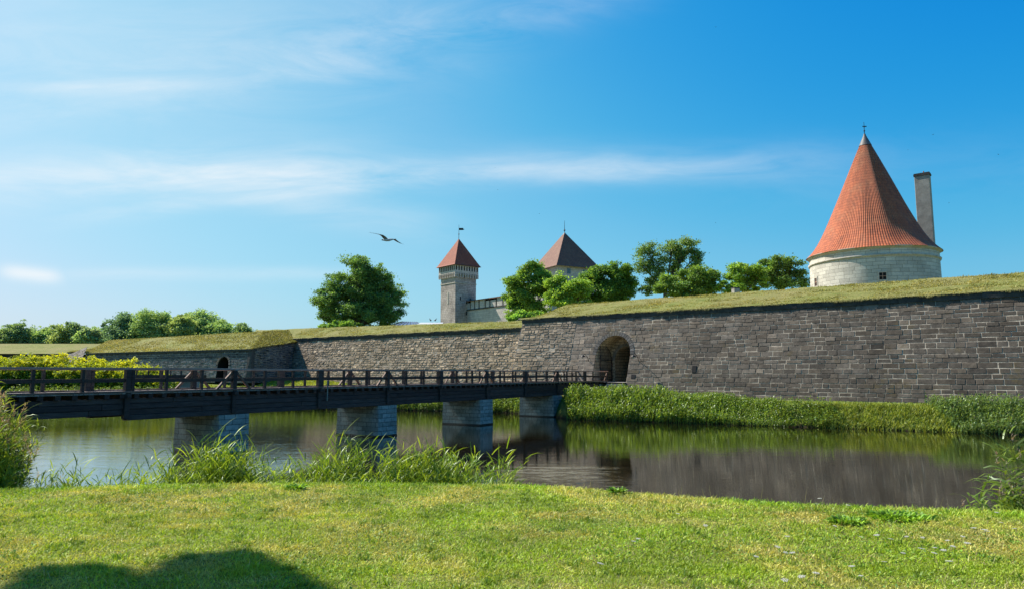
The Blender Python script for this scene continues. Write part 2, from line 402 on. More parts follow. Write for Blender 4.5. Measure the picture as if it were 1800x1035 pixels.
M['dark'] = mat_plain('dark_void', (0.006, 0.006, 0.007), (0.015, 0.014, 0.013), 2, 0.9, 0.2, 0.02)  # near-black colour painted in for the shade inside openings and recesses
M['glass'] = mat_plain('window_glass', (0.05, 0.08, 0.10), (0.10, 0.14, 0.17), 1.0, 0.15, 0.05, 0.01, spec=0.6)
M['metal_roof'] = mat_plain('blue_grey_metal_roof', (0.07, 0.13, 0.22), (0.11, 0.19, 0.29), 0.8, 0.8, 0.1, 0.01)
M['plaster'] = mat_plain('pale_plaster', (0.40, 0.40, 0.40), (0.52, 0.51, 0.50), 1.5, 0.9, 0.2, 0.02)
M['sand'] = mat_plain('sandy_gravel', (0.44, 0.32, 0.22), (0.58, 0.43, 0.31), 2.5, 0.95, 0.4, 0.03)

def mat_ground():
    m, g, o = newmat('meadow_ground'); v = coords(g)
    big = g.noise(v, 0.11, 5, 0.6); mid = g.noise(v, 0.9, 6, 0.7); fine = g.noise(v, 14, 5, 0.75)
    c = g.mix(g.ramp(mid, [(0.35, 0.0), (0.65, 1.0)]), (0.12, 0.18, 0.024), (0.20, 0.22, 0.05))
    c = g.mix(g.m('MULTIPLY', g.ramp(big, [(0.45, 0.0), (0.62, 1.0)]), 0.6), c, (0.19, 0.165, 0.06))
    c = g.mix(1.0, c, g.ramp(fine, [(0.25, 0.45), (0.75, 1.45)]), 'MULTIPLY')
    # bare wet mud below the waterline zone
    s = g.n('ShaderNodeSeparateXYZ'); g.link(v, s.inputs[0])
    mr = g.n('ShaderNodeMapRange'); mr.inputs[1].default_value = 0.05; mr.inputs[2].default_value = 0.5; g.link(s.outputs[2], mr.inputs[0])
    c = g.mix(mr.outputs[0], (0.035, 0.028, 0.016), c)
    principled(g, o, c, 0.95, g.bump(fine, 0.8, 0.05), 0, 0.1); return m
M['ground'] = mat_ground()
def mat_bank():
    m, g, o = newmat('dry_bank_grass'); v = coords(g)
    big = g.noise(v, 0.16, 5, 0.65); mid = g.noise(g.mapping(v, scale=(1, 1, 3)), 1.1, 6, 0.75); fine = g.noise(v, 9, 5, 0.75)
    c = g.mix(g.ramp(mid, [(0.35, 0.0), (0.66, 1.0)]), (0.125, 0.15, 0.032), (0.25, 0.235, 0.075))
    c = g.mix(g.m('MULTIPLY', g.ramp(big, [(0.42, 0.0), (0.6, 1.0)]), 0.55), c, (0.24, 0.20, 0.085))
    c = g.mix(1.0, c, g.ramp(fine, [(0.25, 0.6), (0.75, 1.35)]), 'MULTIPLY')
    h = g.m('ADD', g.m('MULTIPLY', mid, 0.6), g.m('MULTIPLY', fine, 0.4))
    principled(g, o, c, 0.95, g.bump(h, 0.9, 0.15), 0, 0.1); return m
M['bank'] = mat_bank()
def mat_water():
    m, g, o = newmat('moat_water'); v = coords(g)
    r1 = g.noise(g.mapping(v, rot=(0,0,radians(8)), scale=(0.30, 1.25, 1)), 1.25, 5, 0.6, 0.8)
    r2 = g.noise(g.mapping(v, rot=(0,0,radians(-12)), scale=(0.5, 1.3, 1)), 7.5, 3, 0.5)
    r0 = g.noise(g.mapping(v, rot=(0,0,radians(3)), scale=(0.16, 0.8, 1)), 0.9, 3, 0.5, 0.5)
    ruffle = g.noise(g.mapping(v, scale=(0.5, 1.4, 1)), 0.10, 3, 0.5)
    # calm in the lee of the gate wall, ruffled in the open on the left
    s = g.n('ShaderNodeSeparateXYZ'); g.link(v, s.inputs[0])
    mr = g.n('ShaderNodeMapRange'); mr.inputs[1].default_value = -4.0; mr.inputs[2].default_value = -13.0
    mr.inputs[3].default_value = 0.28; mr.inputs[4].default_value = 0.65; g.link(s.outputs[0], mr.inputs[0])
    h = g.m('MULTIPLY', g.m('ADD', g.m('MULTIPLY', r1, 1.0), g.m('MULTIPLY', r2, 0.35)), mr.outputs[0])
    h = g.m('ADD', g.m('MULTIPLY', h, g.m('ADD', 0.3, g.m('MULTIPLY', ruffle, 1.4))), g.m('MULTIPLY', r0, g.m('MULTIPLY', mr.outputs[0], 0.5)))
    # floating weed mats
    w1 = g.noise(g.mapping(v, loc=(3, 0, 0), rot=(0,0,radians(10)), scale=(0.30, 2.0, 1)), 0.6, 8, 0.75, 1.2)
    w2 = g.noise(g.mapping(v, scale=(0.6, 2.2, 1)), 3.0, 6, 0.8)
    def zone(cx, cy, rx, ry):
        dx = g.m('DIVIDE', g.m('SUBTRACT', s.outputs[0], cx), rx); dy = g.m('DIVIDE', g.m('SUBTRACT', s.outputs[1], cy), ry)
        q = g.m('ADD', g.m('MULTIPLY', dx, dx), g.m('MULTIPLY', dy, dy))
        return g.m('SUBTRACT', 1.0, q, clamp=True)
    z = zone(1.8, 27.5, 5.0, 7.0)
    for a in ((-6, 36, 10, 7), (-2, 44, 9, 6), (-36, 56, 14, 3), (-14, 46, 7, 2.5), (9, 19.5, 6, 3.0), (-9.5, 62, 8, 7), (3, 57, 5, 3)): z = g.m('MAXIMUM', z, g.m('MULTIPLY', zone(*a), 0.60))
    wm = g.m('ADD', g.m('MULTIPLY', w1, 0.5), g.m('MULTIPLY', w2, 0.5))
    wm = g.m('ADD', wm, g.m('MULTIPLY', g.m('SUBTRACT', z, 1.0), 0.30))
    weed = g.ramp(wm, [(0.455, 0.0), (0.515, 1.0)])
    weed = g.m('MULTIPLY', weed, 0.85)
    c = g.mix(weed, (0.010, 0.008, 0.004), (0.17, 0.12, 0.05))
    rg = g.m('ADD', g.m('MULTIPLY', weed, 0.5), 0.025)
    nb = g.bump(h, 0.16, 0.08)
    df = g.n('ShaderNodeBsdfDiffuse'); g.link(c, df.inputs[0]); gl = g.n('ShaderNodeBsdfGlossy'); gl.inputs[0].default_value = (0.95, 0.94, 0.90, 1)
    g.link(g.m('ADD', g.m('MULTIPLY', weed, 0.3), 0.02), gl.inputs['Roughness']); g.link(nb, gl.inputs['Normal'])
    fr = g.n('ShaderNodeFresnel'); fr.inputs[0].default_value = 1.33; g.link(nb, fr.inputs['Normal'])
    ms = g.n('ShaderNodeMixShader'); g.link(g.m('MULTIPLY', g.m('POWER', fr.outputs[0], 0.45), g.m('SUBTRACT', 1.0, g.m('MULTIPLY', weed, 0.55))), ms.inputs[0])
    g.link(df.outputs[0], ms.inputs[1]); g.link(gl.outputs[0], ms.inputs[2]); g.link(ms.outputs[0], o.inputs[0])
    return m
M['water'] = mat_water()

# ------------------------------------------------------------------ ground and water
lawn_edge = [hit(x, y, 2.2) for x, y in ((0, 857), (150, 853), (300, 849), (600, 846), (900, 848), (1000, 853), (1100, 862), (1250, 872), (1400, 881), (1600, 890), (1800, 896))]
nx = np.array([-400, -60, -40, -22, -13] + [p.x for p in lawn_edge] + [14, 30, 400]); ny = np.array([70, 52, 42, 27, 15] + [p.y for p in lawn_edge] + [7.6, 6, -40.])
def y_near(x): return np.interp(x, nx, ny)
fx = np.array([-400, -90, -60, -40, -30, -20, -9.5, -0.6, 3.2, 4.8, 13.4, 24.0, 32.0, 45, 60, 400])
fy = np.array([84, 84, 83, 80, 78, 75, 72.3, 68.2, 64, 58.3, 54.3, 48.8, 44.3, 37, 29, -150.])
def y_far(x): return np.interp(x, fx, fy)
P0 = Vector((1.35, 80.2, 0)); UD = Vector((0.8, -0.6, 0)); VD = Vector((0.6, 0.8, 0))
def height(x, y):
    x = np.asarray(x, float); y = np.asarray(y, float)
    yn = y_near(x); yf = y_far(x)
    land = 2.2 + 0.9*sstep((-x-15)/10) + 0.05*(fbm(x, y, 3.0)-0.5)
    s1 = y-yn
    near = land - 0.02*np.clip(s1+1.2, 0, 1.2)**2 - np.clip(s1, 0, None)*0.75
    s2 = y-yf
    far = 1.45*sstep((s2+0.2)/3.0)**0.8 + 1.7*sstep((-x-2)/32)*sstep((s2-2)/24) + 0.12*(fbm(x, y, 5, 5)-0.5)
    far = np.where(s2 < 0, s2*0.6, far)
    v = (x-P0.x)*VD.x + (y-P0.y)*VD.y; u = (x-P0.x)*UD.x + (y-P0.y)*UD.y
    far = np.where((v > 8) & (u > -40), 6.0, far)
    far = np.where(y > 215, np.maximum(far, 5.0), far)
    h = np.where(s1 < 0, near, np.maximum(near, far))
    return np.maximum(h, -1.4)
def axis(lo, hi, dense, step, far_step):
    a = [x for x in np.arange(dense[0], dense[1], step)]
    x = dense[0]; st = step; left = []
    while x > lo: st = min(st*1.35, far_step); x -= st; left.append(x)
    x = dense[1]; st = step; right = [x]
    while x < hi: st = min(st*1.35, far_step); x += st; right.append(x)
    return np.array(left[::-1]+a+right)
gx = axis(-3000, 3000, (-50, 50), 0.5, 300); gy = axis(-300, 3500, (4, 90), 0.4, 300)
X, Y = np.meshgrid(gx, gy); Z = height(X, Y)
nX, nY = len(gx), len(gy)
idx = np.arange(nX*nY).reshape(nY, nX)
q = np.stack([idx[:-1, :-1], idx[:-1, 1:], idx[1:, 1:], idx[1:, :-1]], -1).reshape(-1, 4)
np_mesh('ground', np.stack([X, Y, Z], -1).reshape(-1, 3), np.full(len(q), 4), q.ravel(), np.ones((nX*nY, 3)), M['ground'], smooth=True, kind='structure')
mb = MB(); mb.add([(-420, 3, 0), (420, -160, 0), (420, 60, 0), (60, 60, 0), (10, 76, 0), (-420, 90, 0)], [(0, 1, 2, 3, 4, 5)])
mb.build('water', M['water'], kind='structure')

# ------------------------------------------------------------------ masonry builder
def frame_pt(O, U, V, u, v, z): return Vector((O.x+U.x*u+V.x*v, O.y+U.y*u+V.y*v, z))
def block_wall(O, U, V, u0, u1, zb, zt, bat, rowh, blen, gap, prot, tonef, hole=None, jit=0.0, vz=None, wob=0.0, z_off=0.0):
    """individually laid stones on a battered face. returns (stones, mortar)"""
    st = MB(); mo = MB(); z = zb; r = 0
    off = lambda zz: -(vz if vz is not None else zt) * bat + zz*bat
    def excl(za, zb_):
        if hole is None: return None
        a = [hole(za + (zb_-za)*k) for k in (0.5,)]; a = [q for q in a if q]
        return (min(q[0] for q in a), max(q[1] for q in a)) if a else None
    while z < zt-0.05:
        rh = rowh*(random.uniform(0.82, 1.2) if jit < .015 else random.uniform(0.6, 1.4)); z1 = min(z+rh, zt)
        if zt-z1 < rowh*0.4: z1 = zt
        e = excl(z, z1)
        runs = [(u0, u1)] if e is None else [(u0, e[0]), (e[1], u1)]
        for (ra, rb) in runs:
            u = ra
            while u < rb-0.02:
                L = blen*random.uniform(0.55, 1.5); ub = min(u+L, rb)
                if rb-ub < blen*0.35: ub = rb
                g_ = gap*random.uniform(0.5, 1.4); p = prot*random.uniform(0.25, 1.0)
                if random.random() < 0.03: p = 0.004
                ins = 0.018+jit*0.5
                a, b, c, d = u+g_/2, ub-g_/2, z+g_/2, z1-g_/2
                dz = random.uniform(-1, 1)*wob
                def jv(k): return random.uniform(-1, 1)*k
                vs = [frame_pt(O, U, V, uu, off(zz)+0.015, zz) for uu, zz in ((a, c+dz), (b, c-dz), (b, d-dz), (a, d+dz))]
                vs += [frame_pt(O, U, V, uu+jv(jit), off(zz)-p+jv(jit*0.7), zz+jv(jit*0.6)) for uu, zz in
                       ((a+ins, c+ins+dz), (b-ins, c+ins-dz), (b-ins, d-ins-dz), (a+ins, d-ins+dz))]
                uvs = [(u, z)]*8
                st.add(vs, [(4,5,6,7), (0,1,5,4), (1,2,6,5), (2,3,7,6), (3,0,4,7)], uvs, tonef((u+ub)/2, (z+z1)/2))
                u = ub
        # mortar behind this row
        n = 1 if e is None else 8
        for k in range(n):
            za = z+(z1-z)*k/n; zc = z+(z1-z)*(k+1)/n; h0 = hole(za) if hole else None; h1 = hole(zc) if hole else None
            if e is None or (h0 is None and h1 is None): rr = [((u0, u1), (u0, u1))]
            else:
                h0 = h0 or (0.5*(h1[0]+h1[1]),)*2; h1 = h1 or (0.5*(h0[0]+h0[1]),)*2
                rr = [((u0, h0[0]), (u0, h1[0])), ((h0[1], u1), (h1[1], u1))]
            for (l, t) in rr:
                mo.add([frame_pt(O, U, V, l[0], off(za), za), frame_pt(O, U, V, l[1], off(za), za), frame_pt(O, U, V, t[1], off(zc), zc), frame_pt(O, U, V, t[0], off(zc), zc)], [(0,1,2,3)])
        z = z1; r += 1
    return st, mo

BAT = 0.36; ZR = 10.15; ZL = 9.2; DECK = 3.08
GU = 12.62; GW = 2.0; SPR = DECK+2.75; GTOP = SPR+GW            # gate centre, half width, springing, crown
def gate_out(extra=0.0):
    def f(z):
        w = GW+extra
        if z < SPR: return (GU-w, GU+w)
        if z >= SPR+w: return None
        k = sqrt(max(w*w-(z-SPR)**2, 0)); return (GU-k, GU+k)
    return f
def ring_hole(z):
    if z < SPR-0.2: return gate_out(0.0)(z)
    return gate_out(0.42)(z)

wall = empty('fortress_wall', P0, label='long dark battered stone fortress wall pierced by the arched gate at the end of the bridge', cat='wall')
def wp(mbx): # child coordinates relative to parent location
    mbx.v = [(x-P0.x, y-P0.y, z) for x, y, z in mbx.v]; return mbx
def tone_right(u, z):
    b = max(.5, random.gauss(1, 0.15))
    k = 0.050 + 0.044*float(fbm(u, z, 5.0, 3)) + 0.040*math.exp(-max(u-8, 0)/12)
    if random.random() < 0.03: b *= 1.5
    b *= (0.72+0.56*float(fbm(u*0.8, z*1.6, 7.0, 121)))*(1.0+0.45*max(0.0, float(fbm(u, z*2, 2.6, 131))-.55)*4)
    w = random.uniform(-0.05, 0.09)
    return (k*b*(1.30+w*.6), k*b*1.05, k*b*(0.81-w*0.5))
def tone_left(u, z):
    b = max(0.4, random.gauss(1, 0.26)); k = 0.15+0.09*float(fbm(u, z*1.5, 4.0, 9))
    w = 0.10+0.10*float(fbm(u, z, 3.0, 15))
    if random.random() < 0.06: b *= 1.6
    return (k*b*(1.12+w), k*b*0.95, k*b*(0.76-w))
UM = 7.5     # where coarse rubble meets dressed stone near the gate
def hole_clip(z): return ring_hole(z)
# dressed stone right of the gate
st, mo = block_wall(P0, UD, VD, UM, 82.0, 0.9, ZR-0.45, BAT, 0.39, 0.88, 0.045, 0.035, tone_right, ring_hole, 0.006, ZR, 0.008)
wp(st).build('stone_face', M['stone_dark'], wall, label='dark dressed stone courses with pale mortar lines right of the gate')
wp(mo).build('mortar_bed', M['mortar'], wall)
# transition between the step and the gate
def tone_mid(u, z):
    a = tone_right(u, z); b = tone_left(u, z); t = min(max((u-1)/7, 0), 1)*0.75+0.1
    return tuple(b[i]*(1-t)+a[i]*t for i in range(3))
st, mo = block_wall(P0, UD, VD, 0.0, UM, 0.9, ZR-0.45, BAT, 0.30, 0.62, 0.05, 0.075, tone_mid, None, 0.035, ZR, 0.02)
wp(st).build('stone_face', M['stone_rubble'], wall, label='rough projecting stones between the wall step and the gate')
wp(mo).build('mortar_bed', M['mortar_rubble'], wall)
OL = P0 + VD*0.30
st, mo = block_wall(OL, UD, VD, -46.5, 0.0, 1.6, ZL-0.45, BAT, 0.27, 0.55, 0.05, 0.075, tone_left, None, 0.04, ZR, 0.03)
wp(st).build('stone_face', M['stone_rubble'], wall, label='pale brown rubble stone face left of the wall step')
wp(mo).build('mortar_bed', M['mortar_rubble'], wall)
# coping bands (vertical parapet course)
def coping(O, u0, u1, z0, z1, v0, v1, step=1.6, U=UD, V=VD):
    m_ = MB(); u = u0
    while u < u1-0.01:
        L = min(step*random.uniform(0.7, 1.3), u1-u)
        if u1-(u+L) < 0.5: L = u1-u
        dv = random.uniform(-0.02, 0.02)
        a = [frame_pt(O, U, V, uu, vv, zz) for zz in (z0, z1) for (uu, vv) in ((u+0.006, v0+dv), (u+L-0.006, v0+dv), (u+L-0.006, v1), (u+0.006, v1))]
        b = random.uniform(0.7, 1.3)
        m_.add(a, [(0,3,2,1),(4,5,6,7),(0,1,5,4),(1,2,6,5),(2,3,7,6),(3,0,4,7)], tone=(b,b,b)); u += L
    return m_
wp(coping(P0, -0.05, 82, ZR-0.45, ZR+0.05, -0.26, 0.9)).build('coping', M['coping'], wall)
wp(coping(OL, -46.6, -0.06, ZL-0.45, ZL+0.05, -0.36-0.26, 0.9)).build('coping', M['coping'], wall)
mb = MB()   # return face of the step and solid core so the wall has depth
def vf(z, O=None): return (z-ZR)*BAT
for za, zb_ in ((0.9, 9.7),):
    mb.add([frame_pt(P0, UD, VD, -0.02, vf(za)-0.02, za), frame_pt(P0, UD, VD, -0.02, vf(zb_)-0.02, zb_), frame_pt(P0, UD, VD, -0.02, 1.2, zb_), frame_pt(P0, UD, VD, -0.02, 1.2, za)], [(0,1,2,3)])
    mb.add([frame_pt(P0, UD, VD, 82, vf(za), za), frame_pt(P0, UD, VD, 82, vf(zb_), zb_), frame_pt(P0, UD, VD, 82, 3, zb_), frame_pt(P0, UD, VD, 82, 3, za)], [(0,1,2,3)])
wp(mb).build('wall_end', M['stone_rubble'], wall)

# voussoir ring
mb = MB()
NV = 23
for k in range(NV):
    a0 = pi*k/NV; a1 = pi*(k+1)/NV; g_ = 0.009
    vs = []
    for dep in (0, 1):
        for (r, a) in ((GW, a0+g_/1), (GW, a1-g_), (GW+0.42, a1-g_*0.8), (GW+0.42, a0+g_*0.8)):
            uu = GU-cos(a)*r; zz = SPR+sin(a)*r
            vs.append(frame_pt(P0, UD, VD, uu, vf(zz) - (0.055 if dep == 0 else -0.3), zz))
    b = random.gauss(1, 0.18)*0.085
    mb.add(vs, [(0,1,2,3), (0,4,5,1), (1,5,6,2), (2,6,7,3), (3,7,4,0)], tone=(b*1.08, b, b*0.9))
wp(mb).build('arch_ring', M['stone_dark'], wall)
# recess and passage
def arch_profile(w, spr, zb, n=20):
    return [(GU-w, zb)] + [(GU-cos(pi*k/n)*w, spr+sin(pi*k/n)*w) for k in range(n+1)] + [(GU+w, zb)]
def passage(prof, v_start, v_end, mat, name, vstep=0.5, flip=False):
    m_ = MB(); vs = []; uv = []; nseg = max(2, int(abs(v_end+3)/vstep)); L = [0]
    for i in range(1, len(prof)): L.append(L[-1]+math.dist(prof[i-1], prof[i]))
    for j in range(nseg+1):
        for i, (uu, zz) in enumerate(prof):
            a = v_start(zz); v = a+(v_end-a)*j/nseg
            vs.append(frame_pt(P0, UD, VD, uu, v, zz)); uv.append((v, L[i]))
    n = len(prof); fs = [(j*n+i, j*n+i+1, (j+1)*n+i+1, (j+1)*n+i) for j in range(nseg) for i in range(n-1)]
    m_.add(vs, fs, uv); return wp(m_).build(name, mat, wall)
M['passage'] = mat_brick('passage_stone', (0.58, 0.47, 0.30), (0.42, 0.34, 0.22), (0.14, 0.11, 0.075), 0.7, 0.33, 0.03, bump=1.0, vary=0.8)
VI = 1.7          # depth of the gate recess
passage(arch_profile(GW, SPR, DECK-0.6), lambda z: vf(z)+0.0, VI, M['passage'], 'gate_recess')
IW, ISPR = 1.55, DECK+2.15
passage(arch_profile(IW, ISPR, DECK-0.6), lambda z: VI, VI+9, M['passage'], 'gate_passage')
# wall between the outer recess and the inner arch
mb = MB(); po = arch_profile(GW, SPR, DECK-0.6); pi_ = arch_profile(IW, ISPR, DECK-0.6)
vs = [frame_pt(P0, UD, VD, uu, VI, zz) for uu, zz in po] + [frame_pt(P0, UD, VD, uu, VI, zz) for uu, zz in pi_]
n = len(po); mb.add(vs, [(i, i+1, n+i+1, n+i) for i in range(n-1)], [(uu, zz) for uu, zz in po]+[(uu, zz) for uu, zz in pi_])
wp(mb).build('inner_arch_wall', M['passage'], wall)
mb = MB()
for k in range(15):     # inner ring stones, 4 cm proud
    a0 = pi*k/15+0.012; a1 = pi*(k+1)/15-0.012; vs = []
    for dep in (VI-0.04, VI+0.1):
        for r, a in ((IW, a0), (IW, a1), (IW+0.34, a1), (IW+0.34, a0)): vs.append(frame_pt(P0, UD, VD, GU-cos(a)*r, dep, ISPR+sin(a)*r))
    b = random.uniform(0.13, 0.20); mb.add(vs, [(0,1,2,3),(0,4,5,1),(1,5,6,2),(2,6,7,3),(3,7,4,0)], tone=(b*1.1, b, b*0.8))
wp(mb).build('arch_ring', M['stone_rubble'], wall, label='smaller inner ring of brown stones inside the gate')
mb = MB()   # far end of the passage: dark timber door, floor
mb.add([frame_pt(P0, UD, VD, uu, VI+9, zz) for uu, zz in pi_], [tuple(range(len(pi_)))])
wp(mb).build('passage_door', M['dark'], wall)
mb = MB(); mb.add([frame_pt(P0, UD, VD, GU-2, -3.3, DECK-0.12), frame_pt(P0, UD, VD, GU+2, -3.3, DECK-0.12), frame_pt(P0, UD, VD, GU+2, VI+9, DECK-0.05), frame_pt(P0, UD, VD, GU-2, VI+9, DECK-0.05)], [(0,1,2,3)])
for k, (du, dz) in enumerate(((2.0, -0.25), (2.15, -0.6), (2.3, -0.95))):
    p = frame_pt(P0, UD, VD, 0, 0, 0); R = Matrix(((UD.x, VD.x, 0, P0.x), (UD.y, VD.y, 0, P0.y), (0, 0, 1, 0), (0,0,0,1)))
    mb.box(GU+0.2, GU+du, -3.45-k*0.3, -2.2, DECK+dz-0.28, DECK+dz, R)
wp(mb).build('threshold', M['render_grey'], wall)
# iron grille leaf opened against the left side of the recess
gt = MB()
GL = -1.1
def gp(v, z): return frame_pt(P0, UD, VD, GU-GW+0.22, v, z)
leaf_w = 2.55
for k in range(12):
    v = GL + leaf_w*k/11; top = DECK+2.2+1.75*sqrt(max(0, 1-((v-GL)/leaf_w)**2))*1.0
    gt.tube([gp(v, DECK+0.05), gp(v, top)], 0.022, 5)
for z in (DECK+0.12, DECK+1.15, DECK+2.2): gt.bar(gp(GL, z), gp(GL+leaf_w, z), 0.05, 0.07)
pts = [gp(GL+leaf_w*t, DECK+2.2+1.75*sqrt(max(0, 1-t*t))) for t in np.linspace(0, 1, 12)]
gt.tube(pts, 0.035, 5); gt.bar(gp(GL+leaf_w, DECK), gp(GL+leaf_w, DECK+2.25), 0.08)
gt.bar(gp(GL, DECK), gp(GL, DECK+3.95), 0.07)
wp(gt).build('iron_gate', M['iron'], wall, label='open black iron grille inside the gate arch')
# small openings: square drains, framed
def wall_hole(px, py, w, h, name='wall_opening'):
    # intersect view ray with battered face
    r = ray(px, py); best = None
    for s_ in np.arange(30, 110, 0.02):
        p = Vector((r.x*s_, r.y*s_, EYE+r.z*s_)); d = p-P0; v = d.x*VD.x+d.y*VD.y
        if v >= vf(p.z)-0.05: best = p; break
    u = (best-P0).x*UD.x+(best-P0).y*UD.y; z = best.z
    m_ = MB(); f = [frame_pt(P0, UD, VD, uu, vf(zz)-0.062, zz) for uu, zz in ((u-w/2, z-h/2), (u+w/2, z-h/2), (u+w/2, z+h/2), (u-w/2, z+h/2))]
    bk = [p+VD*0.12 for p in f]
    m_.add(f+bk, [(0,1,2,3), (0,4,5,1), (1,5,6,2), (2,6,7,3), (3,7,4,0)]); wp(m_).build(name, M['dark'], wall)
wall_hole(1220, 648, 0.42, 0.62); wall_hole(1113, 661, 0.45, 0.4)

# bracket lamps beside the gate
def wall_lamp(px, py, label):
    r = ray(px, py); 
    for s_ in np.arange(30, 110, 0.02):
        p = Vector((r.x*s_, r.y*s_, EYE+r.z*s_)); d = p-P0; v = d.x*VD.x+d.y*VD.y
        if v >= vf(p.z)-0.02: break
    o = empty('wall_lamp', p, 0, label=label, cat='lamp', group='bracket lamps on the gate wall')
    out_ = -VD
    a = MB(); pts = [Vector((0,0,-0.75))-out_*(-0.06+0.27), Vector((0,0,-0.4))+out_*0.12, Vector((0,0,0.05))+out_*0.45, Vector((0,0,0.35))+out_*0.85, Vector((0,0,0.38))+out_*1.15, Vector((0,0,0.22))+out_*1.32]
    a.tube(pts, 0.028, 6); a.tube([Vector((0,0,-0.05))+out_*0.0, Vector((0,0,0.0))+out_*0.42], 0.02, 5); a.build('bracket_arm', M['iron'], o)
    c = out_*1.32
    h = MB(); h.lathe([(0.02, 0.28, 0), (0.07, 0.24, 0), (0.26, 0.10, 0), (0.27, 0.06, 0), (0.10, 0.07, 0), (0.02, 0.07, 0)], 14, (c.x, c.y)); h.build('lamp_shade', M['iron'], o, smooth=True)
    b = MB(); b.lathe([(0.01, 0.07, 0), (0.09, 0.05, 0), (0.10, -0.03, 0), (0.06, -0.10, 0), (0.005, -0.12, 0)], 12, (c.x, c.y)); b.build('lamp_glass', M['plaster'], o, smooth=True)
    return o
wall_lamp(1124, 628, 'black iron bracket lamp on the wall just right of the gate arch')
wall_lamp(1036, 628, 'black iron bracket lamp on the wall just left of the gate arch')

# ------------------------------------------------------------------ grass banks on the walls
def bank(name, O, U, V, us, prof, kind='structure'):
    """prof(u)->list of (v,z). grid mesh"""
    pr = [prof(u) for u in us]; n = len(pr[0]); vs = []
    for u, p in zip(us, pr):
        for j, (v, z) in enumerate(p):
            du = 0.30*(float(fbm(u, v*3, 2.5, 21))-0.5) if 0 < j < n-1 else 0
            pt = frame_pt(O, U, V, u, v, z+du*(1 if j > 1 else 0.2)); vs.append((pt.x, pt.y, pt.z))
    sizes = []; loops = []
    for i in range(len(us)-1):
        for j in range(n-1): loops += [i*n+j, (i+1)*n+j, (i+1)*n+j+1, i*n+j+1]; sizes.append(4)
    return np_mesh(name, np.array(vs), np.array(sizes), np.array(loops), np.ones((len(vs), 3)), M['bank'], smooth=True, kind=kind)
def prof_r(u):
    k = float(sstep((u+1.0)/4.0)); cr = 10.2+1.9*k
    base = [(-0.30, ZR+0.04), (-0.05, ZR+0.16)]
    for t in np.linspace(0.08, 1, 12): base.append((5.0*t, ZR+0.15+(cr-ZR-0.15)*(1.12*t-0.12*t*t)))
    base += [(6.5, cr+0.05), (12, cr), (17, cr-3), (22, 6.0)]
    return base
bank('embankment', P0, UD, VD, list(np.arange(-0.3, 6, 0.5))+list(np.arange(6, 84, 1.0)), prof_r)
def prof_l(u):
    cr = 10.25+0.018*abs(u); base = [(-0.66, ZL+0.04), (-0.35, ZL+0.12)]
    for t in np.linspace(0.1, 1, 8): base.append((3.2*t, ZL+0.12+(cr-ZL-0.12)*(1.1*t-0.1*t*t)))
    base += [(5, cr+0.05), (10, cr), (14, cr-2), (22, 6.0)]
    return base
bank('embankment', OL, UD, VD, list(np.arange(-60, 1.2, 1.0)), prof_l)

def bank_blades(O, us, prof, n, vmax, label, zlim=None):
    S = Strips(); u = rng.uniform(us[0], us[1], n); w = rng.random(n); vv = np.zeros(n); zz = np.zeros(n)
    for i in range(n):
        p = prof(u[i]); v = -0.3+w[i]*(vmax+0.3); k = 0
        while k < len(p)-2 and p[k+1][0] < v: k += 1
        t = min(max((v-p[k][0])/(p[k+1][0]-p[k][0]), 0), 1); vv[i] = max(v, p[0][0]); zz[i] = p[k][1]*(1-t)+p[k+1][1]*t
    P = np.stack([O.x+UD.x*u+VD.x*vv, O.y+UD.y*u+VD.y*vv, zz-0.03], 1)
    pa = fbm(u*0.7, vv*2.5, 2.2, 91)[:, None]; c = np.array([0.19, 0.225, 0.042])*(1-pa)+np.array([0.44, 0.36, 0.12])*pa
    S.add(P, np.stack([rng.normal(.2, .5, n), rng.normal(-.15, .5, n), rng.uniform(.4, 1, n)], 1), rng.uniform(.10, .26, n)*(0.55+2.4*fbm(u, vv*2, 0.9, 97)**2.2), .05, .4, c*(1+rng.normal(0, .2, (n, 1))), 2, (1, .8))
    nf = n//3; u = rng.uniform(us[0], us[1], nf); z0 = prof(5.0 if us[1] > 5 else -5.0)[0][1]; v0 = prof(1.0)[0][0]
    P = np.stack([O.x+UD.x*u+VD.x*(v0+.05), O.y+UD.y*u+VD.y*(v0+.05), np.full(nf, z0)+.02], 1); cl_ = (fbm(u, u*0+3, 1.3, 95)[:, None])**1.5*2.2
    pa = rng.random((nf, 1)); c = np.array([0.16, 0.18, 0.04])*(1-pa)+np.array([0.36, 0.30, 0.10])*pa
    S.add(P, np.stack([rng.normal(-.6, .4, nf), rng.normal(-.8, .4, nf), rng.uniform(-.3, .8, nf)], 1), (rng.uniform(.05, .20, (nf, 1))*cl_)[:, 0], .045, .9, c, 3)
    S.build('bank_grass', M['blade'], label=label, cat='grass', kind='stuff')
bank_blades(P0, (-0.3, 60), prof_r, 34000, 6.0, 'dry mown grass covering the slope above the dark dressed wall')
bank_blades(OL, (-46, 0), prof_l, 15000, 4.0, 'dry mown grass covering the slope above the rubble wall')

